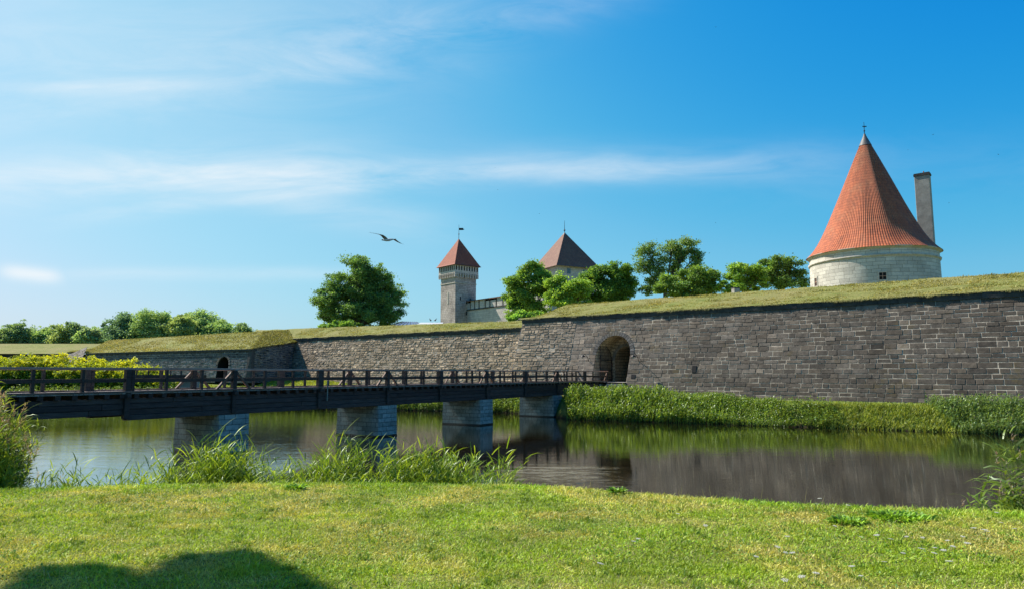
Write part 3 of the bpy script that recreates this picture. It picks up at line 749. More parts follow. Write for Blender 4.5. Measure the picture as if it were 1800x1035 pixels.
# bastion on the left
S_ = Vector((-35.0, 92, 7.05)); F_ = Vector((-69.5, 112, 7.1)); C_ = Vector((-34.3, 107.0, 8.7)); G_ = Vector((-126, 192, 9.3))
bast = empty('bastion', (S_.x, S_.y, 0), label='grey stone bastion wall with a small arched doorway left of the rubble wall', cat='bastion')
def bp(m_): m_.v = [(x-S_.x, y-S_.y, z) for x, y, z in m_.v]; return m_
def dirs(a, b):
    d = Vector((b.x-a.x, b.y-a.y, 0)); L = d.length; d /= L; v = Vector((-d.y, d.x, 0)); return d, v, L
def tone_b(u, z):
    b = max(0.4, random.gauss(1, 0.28)); k = 0.10+0.07*float(fbm(u, z, 3.5, 31))
    if z > 6.0: k *= 0.55  # upper stones darkened: the coping's shadow is put into their tone
    return (k*b*1.04, k*b, k*b*0.96)
dF, vF, LF = dirs(F_, S_)
vF = -vF if vF.dot(Vector((0, 1, 0))) < 0 else vF
dc = LF-5.3
def bh(z):
    if z < 5.0: return (dc-1.15, dc+1.15)
    if z >= 6.15: return None
    k = sqrt(1.15**2-(z-5.0)**2); return (dc-k, dc+k)
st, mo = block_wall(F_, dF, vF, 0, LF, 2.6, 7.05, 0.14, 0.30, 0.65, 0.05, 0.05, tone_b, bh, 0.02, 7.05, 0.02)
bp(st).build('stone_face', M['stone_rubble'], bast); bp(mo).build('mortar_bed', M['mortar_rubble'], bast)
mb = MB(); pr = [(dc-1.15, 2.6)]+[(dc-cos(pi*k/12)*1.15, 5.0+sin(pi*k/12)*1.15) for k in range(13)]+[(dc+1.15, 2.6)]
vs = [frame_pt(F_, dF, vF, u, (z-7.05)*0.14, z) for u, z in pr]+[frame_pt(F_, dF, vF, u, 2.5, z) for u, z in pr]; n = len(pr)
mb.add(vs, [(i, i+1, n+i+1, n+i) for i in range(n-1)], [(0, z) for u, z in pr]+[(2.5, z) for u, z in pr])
bp(mb).build('doorway', M['dark'], bast)  # near-black side walls: the shade inside the doorway is painted on
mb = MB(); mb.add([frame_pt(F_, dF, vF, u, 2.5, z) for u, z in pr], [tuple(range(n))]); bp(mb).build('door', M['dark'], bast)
mb = MB()
for k in range(11):
    a0 = pi*k/11+0.02; a1 = pi*(k+1)/11-0.02; vs = []
    for dep in (-0.07, 0.1):
        for r, a in ((1.15, a0), (1.15, a1), (1.5, a1), (1.5, a0)): z = 5.0+sin(a)*r; vs.append(frame_pt(F_, dF, vF, dc-cos(a)*r, (z-7.05)*0.14+dep, z))
    mb.add(vs, [(0,1,2,3),(0,4,5,1),(1,5,6,2),(2,6,7,3),(3,7,4,0)], tone=(0.15, 0.13, 0.11))
bp(mb).build('arch_ring', M['stone_rubble'], bast)
m_ = MB(); q0 = [Vector((S_.x+a, S_.y+b, 0)) for a, b in ((-0.5, 0.1), (0.1, -0.25), (0.25, 0.4), (-0.3, 1.0))]
vs = [Vector((p.x+0.15+(p.x-S_.x)*0.5, p.y-0.60, 2.6)) for p in q0]+[Vector((p.x, p.y+0.12, 7.0)) for p in q0]
m_.add(vs, [(0,1,5,4), (1,2,6,5), (2,3,7,6), (3,0,4,7), (4,5,6,7)], tone=(0.07, 0.066, 0.06)); bp(m_).build('corner_quoin', M['stone_rubble'], bast)
bp(coping(F_, -0.1, LF+0.1, 6.85, 7.12, -0.16, 0.8, 2.0, dF, vF)).build('coping', M['coping'], bast)
# right flank of the bastion, rising towards the long wall
dK, vK, LK = dirs(S_, Vector((-33.2, 108.5, 0)))
vK = Vector((-abs(vK.x), vK.y, 0)) if vK.x > 0 else vK
def tone_k(u, z): b = max(0.4, random.gauss(1, 0.3)); k = 0.06+0.04*float(fbm(u, z, 2.0, 41)); return (k*b, k*b*1.02, k*b)  # darker stone tones: shade on this flank is put into the colour
nseg = 16
for i in range(nseg):
    ua, ub = LK*i/nseg, LK*(i+1)/nseg; zt = 7.0+1.75*((i+1)/nseg)**0.7
    st, mo = block_wall(S_, dK, vK, ua, ub, 2.6, zt, 0.10, 0.32, 0.6, 0.05, 0.05, tone_k, None, 0.03, 7.05, 0.02)
    if i == 0: A_, B_ = st, mo
    else:
        A_.add(st.v, st.f, st.uv); A_.tone[-len(st.v):] = st.tone; B_.add(mo.v, mo.f, mo.uv)
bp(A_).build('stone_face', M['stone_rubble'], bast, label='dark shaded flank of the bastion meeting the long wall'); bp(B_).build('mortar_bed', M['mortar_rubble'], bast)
# left flank receding to the far wall
dG, vG, LG = dirs(G_, F_)
vG = -vG if vG.dot(Vector((1, 1, 0))) < 0 else vG
def tone_g(u, z): b = max(0.5, random.gauss(1, 0.25)); return (0.22*b, 0.185*b, 0.165*b)  # pinkish stone, its tone made paler to carry the sunlight on this flank
st, mo = block_wall(G_, dG, vG, 0, LG, 2.5, 8.2, 0.3, 0.5, 1.2, 0.06, 0.06, tone_g, None, 0.04, 8.2, 0.03)
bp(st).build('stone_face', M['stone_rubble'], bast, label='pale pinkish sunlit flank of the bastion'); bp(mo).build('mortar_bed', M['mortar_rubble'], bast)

# grass mound of the bastion
def patch(name, quads, n=14, amp=0.25, mat=None):
    V_, S2, L2 = [], [], []; b = 0
    for (a, b1, c, d) in quads:
        for i in range(n+1):
            for j in range(n+1):
                s, t = i/n, j/n; p = (a*(1-s)+b1*s)*(1-t) + (d*(1-s)+c*s)*t
                e = min(s, 1-s, t, 1-t)
                z = p.z + amp*(float(fbm(p.x, p.y, 4.0, 51))-0.5)*min(1, e*8)
                V_.append((p.x, p.y, z))
        for i in range(n):
            for j in range(n): L2 += [b+i*(n+1)+j, b+(i+1)*(n+1)+j, b+(i+1)*(n+1)+j+1, b+i*(n+1)+j+1]; S2.append(4)
        b += (n+1)**2
    return np_mesh(name, np.array(V_), np.array(S2), np.array(L2), np.ones((len(V_), 3)), mat or M['bank'], smooth=True, kind='structure')
S2_ = Vector((-34.9, 91.8, 7.12)); F2_ = Vector((-69.6, 111.8, 7.12)); C2_ = Vector((-33.0, 108.6, 9.0))
K1 = at(462, 582, 104.5); K2 = at(192, 597.5, 126); K3 = at(522, 579, 116)
B1 = Vector((-60, 135, 9.9)); G2_ = Vector((-125, 192, 10.0)); G3_ = Vector((-120, 200, 10.6))
patch('embankment', [(S2_, F2_, K2, K1), (C2_, S2_, K1, K3), (K1, K2, Vector((-82, 140, 9.6)), Vector((-40, 135, 9.8))),
                     (F2_, G2_, Vector((-112, 196, 10.9)), K2), (Vector((-20, 118, 10.3)), K3, Vector((-40, 135, 9.8)), Vector((-10, 128, 9)))], 14, 0.5)
def scatter(quads, n, label, L=(.15, .4)):
    S = Strips()
    for (a, b1, c, d) in quads:
        a, b1, c, d = [np.array(q)[None] for q in (a, b1, c, d)]; s_ = rng.random((n, 1)); t_ = rng.random((n, 1))
        p = (a*(1-s_)+b1*s_)*(1-t_)+(d*(1-s_)+c*s_)*t_
        pa = fbm(p[:, 0], p[:, 1], 5.0, 93)[:, None]; col = np.array([0.19, 0.205, 0.05])*(1-pa)+np.array([0.42, 0.36, 0.14])*pa
        S.add(p, np.stack([rng.normal(.2, .5, n), rng.normal(-.15, .5, n), rng.uniform(.4, 1, n)], 1), rng.uniform(*L, n), .09, .4, col*(1+rng.normal(0, .25, (n, 1))), 2, (1, .8))
    S.build('bank_grass', M['blade'], label=label, cat='grass', kind='stuff')
scatter([(S2_, F2_, K2, K1), (C2_, S2_, K1, K3), (F2_, G2_, Vector((-112, 196, 10.9)), K2)], 16000, 'dry grass on the sloping top of the bastion')
# far wall on the left edge
fw = empty('far_wall', (-150, 195, 0), label='distant dark stone wall under a grass bank at the left edge', cat='wall')
mb = MB(); a = Vector((-108, 188.8, 0)); b = Vector((-330, 200, 0))
mb.add([(a.x+150, a.y-195, 2), (b.x+150, b.y-195, 2), (b.x+150, b.y-195+1, 9.4), (a.x+150, a.y-195+1, 9.1)], [(0,1,2,3)], [(0, 0), (204, 0), (204, 7), (0, 7)])
M['far_stone'] = mat_brick('far_dark_stone', (0.06, 0.062, 0.065), (0.045, 0.045, 0.05), (0.09, 0.085, 0.08), 1.4, 0.5, 0.03, vary=0.8)
mb.build('stone_face', M['far_stone'], fw)
patch('embankment', [(Vector((-118, 189, 9.2)), Vector((-330, 200.8, 9.5)), Vector((-330, 214, 13.2)), Vector((-112, 205, 12.6))),
                     (Vector((-112, 205, 12.6)), Vector((-330, 214, 13.2)), Vector((-330, 240, 12)), Vector((-100, 230, 11)))], 20, 0.5)

# ------------------------------------------------------------------ bridge
BD = Vector((0.525, 0.851, 0)); BN = Vector((-0.851, 0.525, 0))     # along, across (towards far rail)
BO = Vector((-8.2, 42.4, 0)); BW = 3.2
br = empty('footbridge', BO, label='long dark timber footbridge with railings crossing the moat on stone piers', cat='bridge')
def bpt(t, w, z): return BD*t + BN*w + Vector((0, 0, z))
T0, T1 = -34.0, 34.6
RAIL = 4.10
posts = [-32.0, -26.3, -20.9, -15.5, -10.3, -4.85, 0.75, 6.1, 11.9, 17.6, 23.4, 29.1]
braced = {-32.0, -20.9, -10.3, 0.75, 11.9, 23.4}
R3 = Matrix(((BD.x, BN.x, 0, 0), (BD.y, BN.y, 0, 0), (0, 0, 1, 0), (0, 0, 0, 1)))
# deck planks laid across
mb = MB(); t = T0
while t < T1:
    w = random.uniform(0.17, 0.21); b = random.uniform(0.75, 1.2)
    mb.box(t, t+w-0.012, -0.12+random.uniform(-0.02, 0.02), BW+0.12, DECK-0.06, DECK+random.uniform(-0.004, 0.004), R3, tone=(b, b*0.98, b*0.96)); t += w
mb.build('deck', M['wood_deck'], br)
# longitudinal kerb boards and joist ends
for w in (-0.10, BW+0.02):
    mb = MB(); t = T0
    while t < T1:
        L = min(5.55, T1-t); b = random.uniform(0.9, 1.4)
        mb.box(t, t+L-0.02, w-0.06, w+0.10, DECK+0.0, DECK+0.07, R3, tone=(b*3.2, b*2.6, b*2.4)); t += L
    mb.build('kerb_board', M['wood'], br)
mb = MB(); t = T0+0.2
while t < T1:
    b = random.uniform(0.6, 1.3); mb.box(t, t+0.2, -0.10, BW+0.10, DECK-0.24, DECK-0.065, R3, tone=(b,b,b)); t += 0.62
mb.build('joists', M['wood'], br)
for w, sgn in ((0.16, -1), (BW-0.16, 1)):
    mb = MB()
    for k, (zt, zb_, pr_) in enumerate(((DECK-0.25, DECK-0.46, 0.0), (DECK-0.47, DECK-0.70, 0.035), (DECK-0.71, DECK-0.94, 0.01), (DECK-0.95, DECK-1.17, 0.045))):
        t = T0 + k*1.3 - 2
        if k == 3: t = -15.45
        while t < T1-0.5:
            L = random.uniform(5.0, 6.5); b = random.uniform(0.7, 1.5)
            ta, tb = max(t, T0), min(t+L-0.015, T1-0.4-k*0.05)
            if tb > ta:
                d = random.uniform(-0.006, 0.006)
                y0, y1 = (w-0.14-pr_+d, w+0.14) if sgn < 0 else (w-0.14, w+0.14+pr_)
                mb.box(ta, tb, y0, y1, zb_, zt, R3, tone=(b, b*1.02, b*1.08))
            t += L
    mb.build('side_beam', M['wood'], br, bevel=0.012)
def timber(name, a, b, w, h, mat, tone=(1,1,1)):
    m_ = MB(); m_.bar(a, b, w, h, tone); return m_.build(name, mat, br, bevel=0.008)
for w, sg in ((-0.02, -1), (BW+0.02, 1)):
    for i, t in enumerate(posts):
        zt = RAIL-0.06
        tn = (random.uniform(0.8, 1.3),)*3
        timber('post', bpt(t, w, DECK-(1.1 if t > -16 else .93)), bpt(t, w, zt), 0.24, 0.22, M['wood'], tn)
        if t not in braced: timber('post', bpt(t+0.22, w, DECK-0.05), bpt(t+0.22, w, zt), 0.14, 0.14, M['wood'], tn)
        else:
            for s in (-1, 1): timber('brace', bpt(t+s*0.95, w, DECK+0.02), bpt(t+s*0.10, w, RAIL-0.14), 0.11, 0.11, M['wood'], (3.4, 2.6, 2.1))
        # outrigger block at the beam
        timber('bolster', bpt(t, w+sg*0.24, DECK-0.14), bpt(t, w-sg*0.5, DECK-0.14), 0.18, 0.16, M['wood'], (1.1,)*3)
        if i < len(posts)-1:
            for k in (1, 2):
                tt = t+(posts[i+1]-t)*k/3
                timber('baluster', bpt(tt, w, DECK-0.02), bpt(tt, w, RAIL-0.06), 0.125, 0.12, M['wood'], (random.uniform(0.7, 1.3),)*3)
    for tt in (31.0, 32.8): timber('baluster', bpt(tt, w, DECK-0.02), bpt(tt, w, RAIL-0.06), 0.10, 0.11, M['wood'])
    timber('post', bpt(T1-0.15, w, DECK-0.05), bpt(T1-0.15, w, RAIL-0.06), 0.12, 0.12, M['wood'])
    timber('brace', bpt(T1-0.9, w, DECK), bpt(T1-0.2, w, RAIL-0.2), 0.09, 0.09, M['wood'], (2.6, 1.9, 1.5))
    # handrail in lengths
    m_ = MB(); mm = MB()
    for a, b in zip([T0]+posts, posts+[T1]):
        bb = random.uniform(0.75, 1.25)
        dz = random.uniform(-0.008, 0.008)
        m_.bar(bpt(a+0.004, w, RAIL-0.025+dz), bpt(b-0.004, w, RAIL-0.025+dz), 0.18, 0.095, (bb, bb, bb))
        mm.bar(bpt(a+0.11, w, DECK+0.50), bpt(b-0.11, w, DECK+0.50+random.uniform(-0.01, 0.01)), 0.07, 0.145, (1.2, 1.1, 1.0))
    m_.build('handrail', M['wood_rail'], br, bevel=0.01); mm.build('mid_rail', M['wood'], br)
for tc_ in (-21.0, -10.2, 0.8, 11.85, 23.4):
    m_ = MB(); L, Wd = 1.66, 3.5
    zt = DECK-1.18
    def ring(z, e): return [bpt(tc_-L/2-e, -0.05-e, z), bpt(tc_+L/2+e, -0.05-e, z), bpt(tc_+L/2+e, -0.05+Wd+e, z), bpt(tc_-L/2-e, -0.05+Wd+e, z)]
    lo, hi = ring(0.10, 0.03), ring(zt, 0.0)
    sides = [(0,1,L), (1,2,Wd), (2,3,L), (3,0,Wd)]; uo = 0
    for i, j, ln in sides:
        m_.add([lo[i], lo[j], hi[j], hi[i]], [(0,1,2,3)], [(uo, 0), (uo+ln, 0), (uo+ln, zt), (uo, zt)]); uo += ln
    m_.add(hi, [(0,1,2,3)], [(0,0)]*4)
    p_ = m_.build('pier', M['pier'], br)
    m_ = MB(); a_, b_ = ring(-1.4, 0.05), ring(0.10, 0.035)
    m_.add(a_+b_, [(0,1,5,4), (1,2,6,5), (2,3,7,6), (3,0,4,7), (4,5,6,7)]); m_.build('pier_foot', M['pier_wet'], p_)
    m_ = MB(); m_.box(tc_-0.35, tc_+0.35, 0.05, BW-0.05, zt+0.001, zt+0.012, R3); m_.build('bearing_pad', M['wood'], p_)
timber('gauge_board', bpt(-4.45, -0.28, DECK-0.72), bpt(-4.45, -0.28, DECK+0.42), 0.06, 0.04, M['wood_deck'], (1.3, 1.2, 1.0))
# landing abutment under the gate end
m_ = MB(); m_.box(32.6, 36.0, 0.0, BW, 0.4, DECK-0.30, R3); m_.build('abutment', M['pier'], br)

# small distant footbridge behind, left
db = empty('small_footbridge', at(300, 662, 74), label='small distant wooden footbridge on a grey pier, right of the yellow bushes', cat='bridge')
c0 = db.location.copy(); a = at(240, 661, 70)-c0; b = at(352, 661, 80)-c0
m_ = MB(); m_.bar(a, b, 1.6, 0.35); m_.build('deck', M['wood'], db)
m_ = MB(); m_.bar(a+Vector((0,0,0.75)), b+Vector((0,0,0.75)), 0.08, 0.08); m_.build('handrail', M['wood'], db)
for k in range(7):
    p = a+(b-a)*k/6; m_ = MB(); m_.bar(p, p+Vector((0,0,0.75)), 0.12, 0.12); m_.build('post', M['wood'], db)
m_ = MB(); p = a+(b-a)*0.82; m_.box(p.x-0.9, p.x+0.9, p.y-0.5, p.y+0.5, p.z-2.2, p.z-0.18); m_.build('pier', M['render_grey'], db)
# pale block and sandy ramp at the wall foot
o = empty('retaining_wall', at(828, 661, 84.5), atan2(UD.y, UD.x), label='low pale grey block wall with a sandy slope at the foot of the long wall', cat='wall')
m_ = MB(); m_.box(-2.1, 2.1, -0.25, 1.6, -1.6, 0.70); m_.build('panel', M['plaster'], o, bevel=0.04)
m_ = MB(); m_.add([(-2.2, -1.7, -1.5), (2.2, -1.7, -1.5), (2.2, -0.26, -0.5), (-2.2, -0.26, -0.35)], [(0,1,2,3)]); m_.build('sand_slope', M['sand'], o)

# ------------------------------------------------------------------ round tower with conical roof
TY = 85.0; TX = 45.4
tw = empty('round_tower', (TX, TY, 0), label='round pale limestone tower with tall orange tiled conical roof behind the wall', cat='tower')
ZE = at(1537, 434, 78.5).z           # eave height from the near edge
ZA = at(1519, 236, TY).z
RW = 7.25
view_a = atan2(-TY, -TX)
m_ = MB(); m_.lathe([(RW+0.12, 5.0, 5.0), (RW, ZE-0.05, ZE)], 96, ucount=2*pi*RW); m_.build('wall', M['limestone'], tw, smooth=True)
m_ = MB(); zc = ZE-0.95
m_.lathe([(RW+0.0, zc-0.25, 0), (RW+0.16, zc-0.12, 0.1), (RW+0.20, zc+0.04, 0.2), (RW+0.0, zc+0.10, 0.3)], 96); m_.build('string_course', M['trim'], tw, smooth=True)
m_ = MB(); m_.lathe([(RW+0.02, ZE-0.25, 0), (RW+0.18, ZE-0.10, 0.1), (RW+0.34, ZE+0.02, 0.2), (RW+0.30, ZE+0.06, 0.3)], 96); m_.build('eaves_cornice', M['trim'], tw, smooth=True)
H = ZA-ZE
prof = []
for k in range(61):
    t = k/60; r = 7.62*(1-t)**1.0
    # bell-cast flare near the foot, straight above
    z = ZE + H*t
    rr = 6.62*(1-t)**0.97 + 1.0*math.exp(-t/0.085)
    prof.append([max(rr, 0.06), z])
sl = 0; pr2 = []
for i, (r, z) in enumerate(prof):
    if i: sl += math.dist(prof[i-1], prof[i])
    pr2.append((r, z, sl))
def undul(a, r, z): return r*(1+0.007*sin(9*a+0.4*z)+0.006*sin(14*a+1.3))
cut = [p for p in pr2 if p[1] <= ZE+H*0.90]
m_ = MB(); m_.lathe(cut, 200, rfn=undul, ucount=150); m_.build('roof', M['tiles'], tw, smooth=True)
rf = tw.children[-1] if False else None
m_ = MB(); top = [(p[0]+0.05, p[1], p[2]) for p in pr2 if p[1] >= ZE+H*0.885]; m_.lathe(top, 24); m_.build('lead_cap', M['lead'], tw, smooth=False)
m_ = MB(); m_.tube([(0,0,ZA-0.1), (0,0,ZA+1.6)], [0.05, 0.02], 6); m_.lathe([(0.0, ZA+0.30, 0), (0.13, ZA+0.40, 0), (0.0, ZA+0.52, 0)], 10); m_.bar((-0.22, 0, ZA+1.0), (0.32, 0, ZA+1.0), 0.03, 0.12); m_.bar((0, -0.2, ZA+0.85), (0, 0.2, ZA+0.85), 0.03)
m_.build('finial', M['iron'], tw)
def tower_window(px, py, w, h, name):
    r = ray(px, py)
    az = None
    for s_ in np.arange(50, 110, 0.02):
        x, y, z = r.x*s_, r.y*s_, EYE+r.z*s_
        if (x-TX)**2+(y-TY)**2 <= RW**2: az = atan2(y-TY, x-TX); break
    Rm = Matrix.Rotation(az, 4, 'Z')
    f = MB(); t_ = 0.16; d0 = RW-0.25
    for (a, b, c, d) in ((-w/2-t_, w/2+t_, z+h/2, z+h/2+t_), (-w/2-t_, w/2+t_, z-h/2-t_, z-h/2), (-w/2-t_, -w/2, z-h/2, z+h/2), (w/2, w/2+t_, z-h/2, z+h/2)):
        f.box(d0, RW+0.085, a, b, c, d, Rm)
    fr = f.build(name, M['trim'], tw)
    g_ = MB(); g_.box(d0, RW+0.045, -w/2, w/2, z-h/2, z+h/2, Rm); g_.build('pane', M['dark'], fr)
    f = MB(); f.box(RW+0.05, RW+0.065, -0.03, 0.03, z-h/2, z+h/2, Rm); f.box(RW+0.05, RW+0.064, -w/2, w/2, z-0.03, z+0.03, Rm); f.build('glazing_bar', M['wood_rail'], fr)
tower_window(1551.5, 485.5, 0.72, 0.82, 'window'); tower_window(1435, 496, 0.62, 1.0, 'window')
# chimney stands through the roof on the right
pc = at(1621, 306, 88.0)
m_ = MB(); Rc = Matrix.Translation((pc.x-TX, pc.y-TY, 0)) @ Matrix.Rotation(atan2(pc.y, pc.x)-pi/2-0.16, 4, 'Z')
m_.box(-0.86, 0.86, -0.55, 0.55, ZE-0.5, pc.z-0.35, Rc); ch = m_.build('chimney', M['render_grey'], tw, bevel=0.03)
m_ = MB(); m_.box(-0.94, 0.94, -0.63, 0.63, pc.z-0.35, pc.z-0.12, Rc); m_.box(-0.90, 0.90, -0.59, 0.59, pc.z-0.12, pc.z, Rc); m_.build('chimney_cap', M['coping'], ch)
m_ = MB(); m_.tube([(pc.x-TX+0.2, pc.y-TY, pc.z-0.02), (pc.x-TX+0.2, pc.y-TY, pc.z+0.35)], 0.07, 8); m_.build('flue_pot', M['tiles'], ch)

# ------------------------------------------------------------------ castle behind
def pyramid(m_, c, ang, hw, z0, z1, over=0.0, flare=0.0):
    R = Matrix.Translation((c[0], c[1], 0)) @ Matrix.Rotation(ang, 4, 'Z')
    levels = [(hw+over+flare, z0), (hw+over, z0+flare*1.2), (0.02, z1)] if flare else [(hw+over, z0), (0.02, z1)]
    for k in range(4):
        Rk = R @ Matrix.Rotation(k*pi/2, 4, 'Z'); s = 0
        for (a, za), (b, zb_) in zip(levels[:-1], levels[1:]):
            ln = math.hypot(a-b, zb_-za)
            m_.add([Rk @ Vector(p) for p in ((-a, -a, za), (a, -a, za), (b, -b, zb_), (-b, -b, zb_))], [(0,1,2,3)], [(-a, -s), (a, -s), (b, -s-ln), (-b, -s-ln)]); s += ln
def uvbox(m_, R, x0, x1, y0, y1, z0, z1):
    c = [Vector(p) for p in ((x0,y0,0), (x1,y0,0), (x1,y1,0), (x0,y1,0))]; uo = 0
    for i in range(4):
        a, b = c[i], c[(i+1) % 4]; L = (b-a).length
        m_.add([R @ Vector((a.x,a.y,z0)), R @ Vector((b.x,b.y,z0)), R @ Vector((b.x,b.y,z1)), R @ Vector((a.x,a.y,z1))], [(0,1,2,3)], [(uo, z0), (uo+L, z0), (uo+L, z1), (uo, z1)]); uo += L
    m_.add([R @ Vector((p.x, p.y, z1)) for p in c], [(0,1,2,3)], [(p.x, p.y) for p in c])

# slender tower
CY = 170.0
cc = at(806, 480, CY); ang = radians(40)
ct = empty('castle_tower', (cc.x, cc.y, 0), ang, label='slender square grey castle tower with red pyramid roof and a small flag vane', cat='tower')
zr0 = at(806, 471, CY).z; zapex = at(806, 420, CY).z; hw = 3.15
I4 = Matrix.Identity(4)
m_ = MB(); uvbox(m_, I4, -hw, hw, -hw, hw, 5, zr0-2.2); m_.build('shaft', M['castle'], ct)
zz = zr0-4.4
m_ = MB(); m_.box(-hw-0.1, hw+0.1, -hw-0.1, hw+0.1, zz, zz+0.25); m_.build('string_course', M['trim'], ct)
gh = hw+0.42
m_ = MB(); uvbox(m_, I4, -gh, gh, -gh, gh, zr0-1.9, zr0); gal = m_.build('gallery', M['castle_pale'], ct)
m_ = MB(); m_.box(-gh+0.05, gh-0.05, -gh+0.05, gh-0.05, zr0-2.25, zr0-1.91); m_.build('gallery_floor', M['castle'], ct)
nb = 9
for side in range(4):
    Rk = Matrix.Rotation(side*pi/2, 4, 'Z')
    for k in range(nb):
        x = -gh+2*gh*(k+0.5)/nb
        m_ = MB(); m_.box(x-0.17, x+0.17, -gh-0.02, -gh+0.1, zr0-1.25, zr0-0.15, Rk); m_.build('gallery_window', M['dark'], gal)
    m_ = MB()
    for k in range(nb+1):
        x = -gh+0.12+(2*gh-0.24)*k/nb; m_.box(x-0.13, x+0.13, -gh-0.04, -hw+0.02, zr0-2.95, zr0-1.92, Rk)
    m_.build('corbels', M['castle_pale'], ct)
m_ = MB(); pyramid(m_, (0, 0), 0, gh, zr0+0.02, zapex, 0.28, 0.25); m_.build('roof', M['tiles_red'], ct)
m_ = MB(); z = zapex; m_.tube([(0,0,z-0.3), (0,0,z+3.6)], [0.07, 0.03], 6); m_.lathe([(0, z+1.0, 0), (0.2, z+1.2, 0), (0, z+1.4, 0)], 8)
m_.build('vane_pole', M['iron'], ct)
m_ = MB(); Rv = Matrix.Rotation(-ang, 4, 'Z'); m_.box(0.02, 1.1, -0.03, 0.03, z+2.2, z+2.75, Rv); m_.box(1.1, 1.35, -0.025, 0.025, z+2.3, z+2.5, Rv); m_.build('flag_vane', M['iron'], ct)
for (sx, zz_) in ((-1.6, -8.0), (0.3, -8.8), (1.4, -8.2), (0.2, -11.5)):
    m_ = MB(); m_.box(hw-0.05, hw+0.015, sx-0.16, sx+0.16, zr0+zz_-0.5, zr0+zz_+0.4, Matrix.Rotation(-pi/2, 4, 'Z')); m_.build('slit_window', M['dark'], ct)
# stone relief and pilaster strip on the left face
m_ = MB(); m_.box(hw+0.0, hw+0.06, -0.25, 0.25, zr0-9.2, zr0-6.4, Matrix.Rotation(pi, 4, 'Z')); m_.build('stone_relief', M['trim'], ct)

# big square keep behind trees
kc = at(993, 470, CY+8)
kp = empty('castle_keep', (kc.x, kc.y, 0), radians(28), label='wide square castle tower with brown pyramid roof rising behind the trees', cat='tower')
kz = at(993, 468, CY).z; ka = at(992, 409, CY+8).z; kh = 5.9
m_ = MB(); uvbox(m_, I4, -kh, kh, -kh, kh, 5, kz+0.3); m_.build('wall', M['castle_pale'], kp)
m_ = MB(); pyramid(m_, (0, 0), 0, kh, kz+0.02, ka, 0.5, 0.5); m_.build('roof', M['tiles_brown'], kp)
m_ = MB(); m_.tube([(0,0,ka-0.3), (0,0,ka+3.2)], [0.09, 0.03], 6); m_.lathe([(0, ka+0.3, 0), (0.3, ka+0.6, 0), (0, ka+0.9, 0)], 10); m_.build('finial', M['iron'], kp)
m_ = MB(); m_.lathe([(0.6, ka-0.75, 0), (0.03, ka+0.1, 0)], 8); m_.build('lead_cap', M['lead'], kp)
for side, xs in ((0, (-2.6, 2.2)), (1, (-2.5, 2.4)), (3, (0.0,)), (2, (0.0,))):
    for x in xs:
        Rk = Matrix.Rotation(side*pi/2, 4, 'Z'); m_ = MB(); m_.box(x-0.55, x+0.55, -kh-0.03, -kh+0.1, kz-1.7, kz-0.35, Rk); w_ = m_.build('window', M['glass'], kp)
        m_ = MB(); m_.box(x-0.65, x+0.65, -kh-0.06, -kh+0.08, kz-0.34, kz-0.22, Rk); m_.build('lintel', M['trim'], w_)

# castle curtain wall with crenels
a = at(806, 545, CY+1); b = at(965, 545, CY-26)
cw = empty('castle_wall', (a.x, a.y, 0), atan2(b.y-a.y, b.x-a.x), label='pale castle wall with roofed parapet running from the slender tower into the trees', cat='wall')
L = math.dist((a.x, a.y), (b.x, b.y)); z1 = at(830, 526, CY-4).z
m_ = MB(); uvbox(m_, I4, 0, L, 0, 14, 5, z1-2.6); m_.build('wall', M['castle_pale'], cw)
m_ = MB(); m_.box(0, L, -0.15, 0.15, z1-2.6, z1-2.35); m_.build('string_course', M['coping'], cw)
m_ = MB(); m_.box(0, L, 0.35, 0.7, z1-2.6, z1-0.1); m_.build('parapet_back', M['dark'], cw)
m_ = MB(); x = 0.4
while x < L-2:
    wd = random.choice((1.3, 2.0)); uvbox(m_, Matrix.Translation((x, -0.05, 0)), 0, wd, 0, 0.38, z1-2.34, z1-0.3-random.choice((0, 0, 0.5))); x += wd+0.55
m_.build('merlons', M['castle_pale'], cw)
m_ = MB(); m_.add([(0, -0.35, z1-0.25), (L, -0.35, z1-0.25), (L, 2.6, z1+0.25), (0, 2.6, z1+0.25)], [(0,1,2,3)], [(0,0), (L, 0), (L, 3), (0, 3)]); m_.box(0, L, -0.34, -0.2, z1-0.42, z1-0.26); m_.build('parapet_roof', M['tiles_brown'], cw)
m_ = MB(); m_.box(6.1, 7.9, -0.04, 0.05, 13.2, 15.6); w_ = m_.build('window', M['glass'], cw); m_ = MB(); m_.box(5.9, 8.1, -0.1, 0.06, 15.61, 15.85); m_.build('lintel', M['trim'], w_)

# low building with standing-seam roof
rb = at(715, 566, 138)
bd = empty('low_building', (rb.x, rb.y, 0), radians(14), label='low building with blue grey metal roof just showing above the grass bank', cat='building')
ztop = at(722, 562.5, 138).z; ze = at(722, 572, 138).z
m_ = MB(); m_.box(-3.4, 3.0, 0, 7, 5, ze); m_.build('wall', M['plaster'], bd)
m_ = MB(); m_.add([(-4.2, -0.5, ze-0.15), (3.4, -0.5, ze-0.15), (2.6, 3.5, ztop), (-0.6, 3.5, ztop), (3.4, 7.5, ze-0.15), (-4.2, 7.5, ze-0.15)], [(0,1,2,3), (2,4,5,3), (1,4,2), (5,0,3)]); m_.build('roof', M['metal_roof'], bd)
m_ = MB()
for k in range(9):
    x = -4.0+k*0.9; m_.bar((x, -0.5, ze-0.1), (max(-0.6, min(2.6, x*0.42+0.9)), 3.5, ztop+0.05), 0.06, 0.08)
m_.build('roof_seams', M['lead'], bd)
rb2 = at(765, 568, 136)
b2 = empty('white_building', (rb2.x, rb2.y, 0), 0, label='low white roofed building beside the slender tower with two dark birds on its ridge', cat='building')
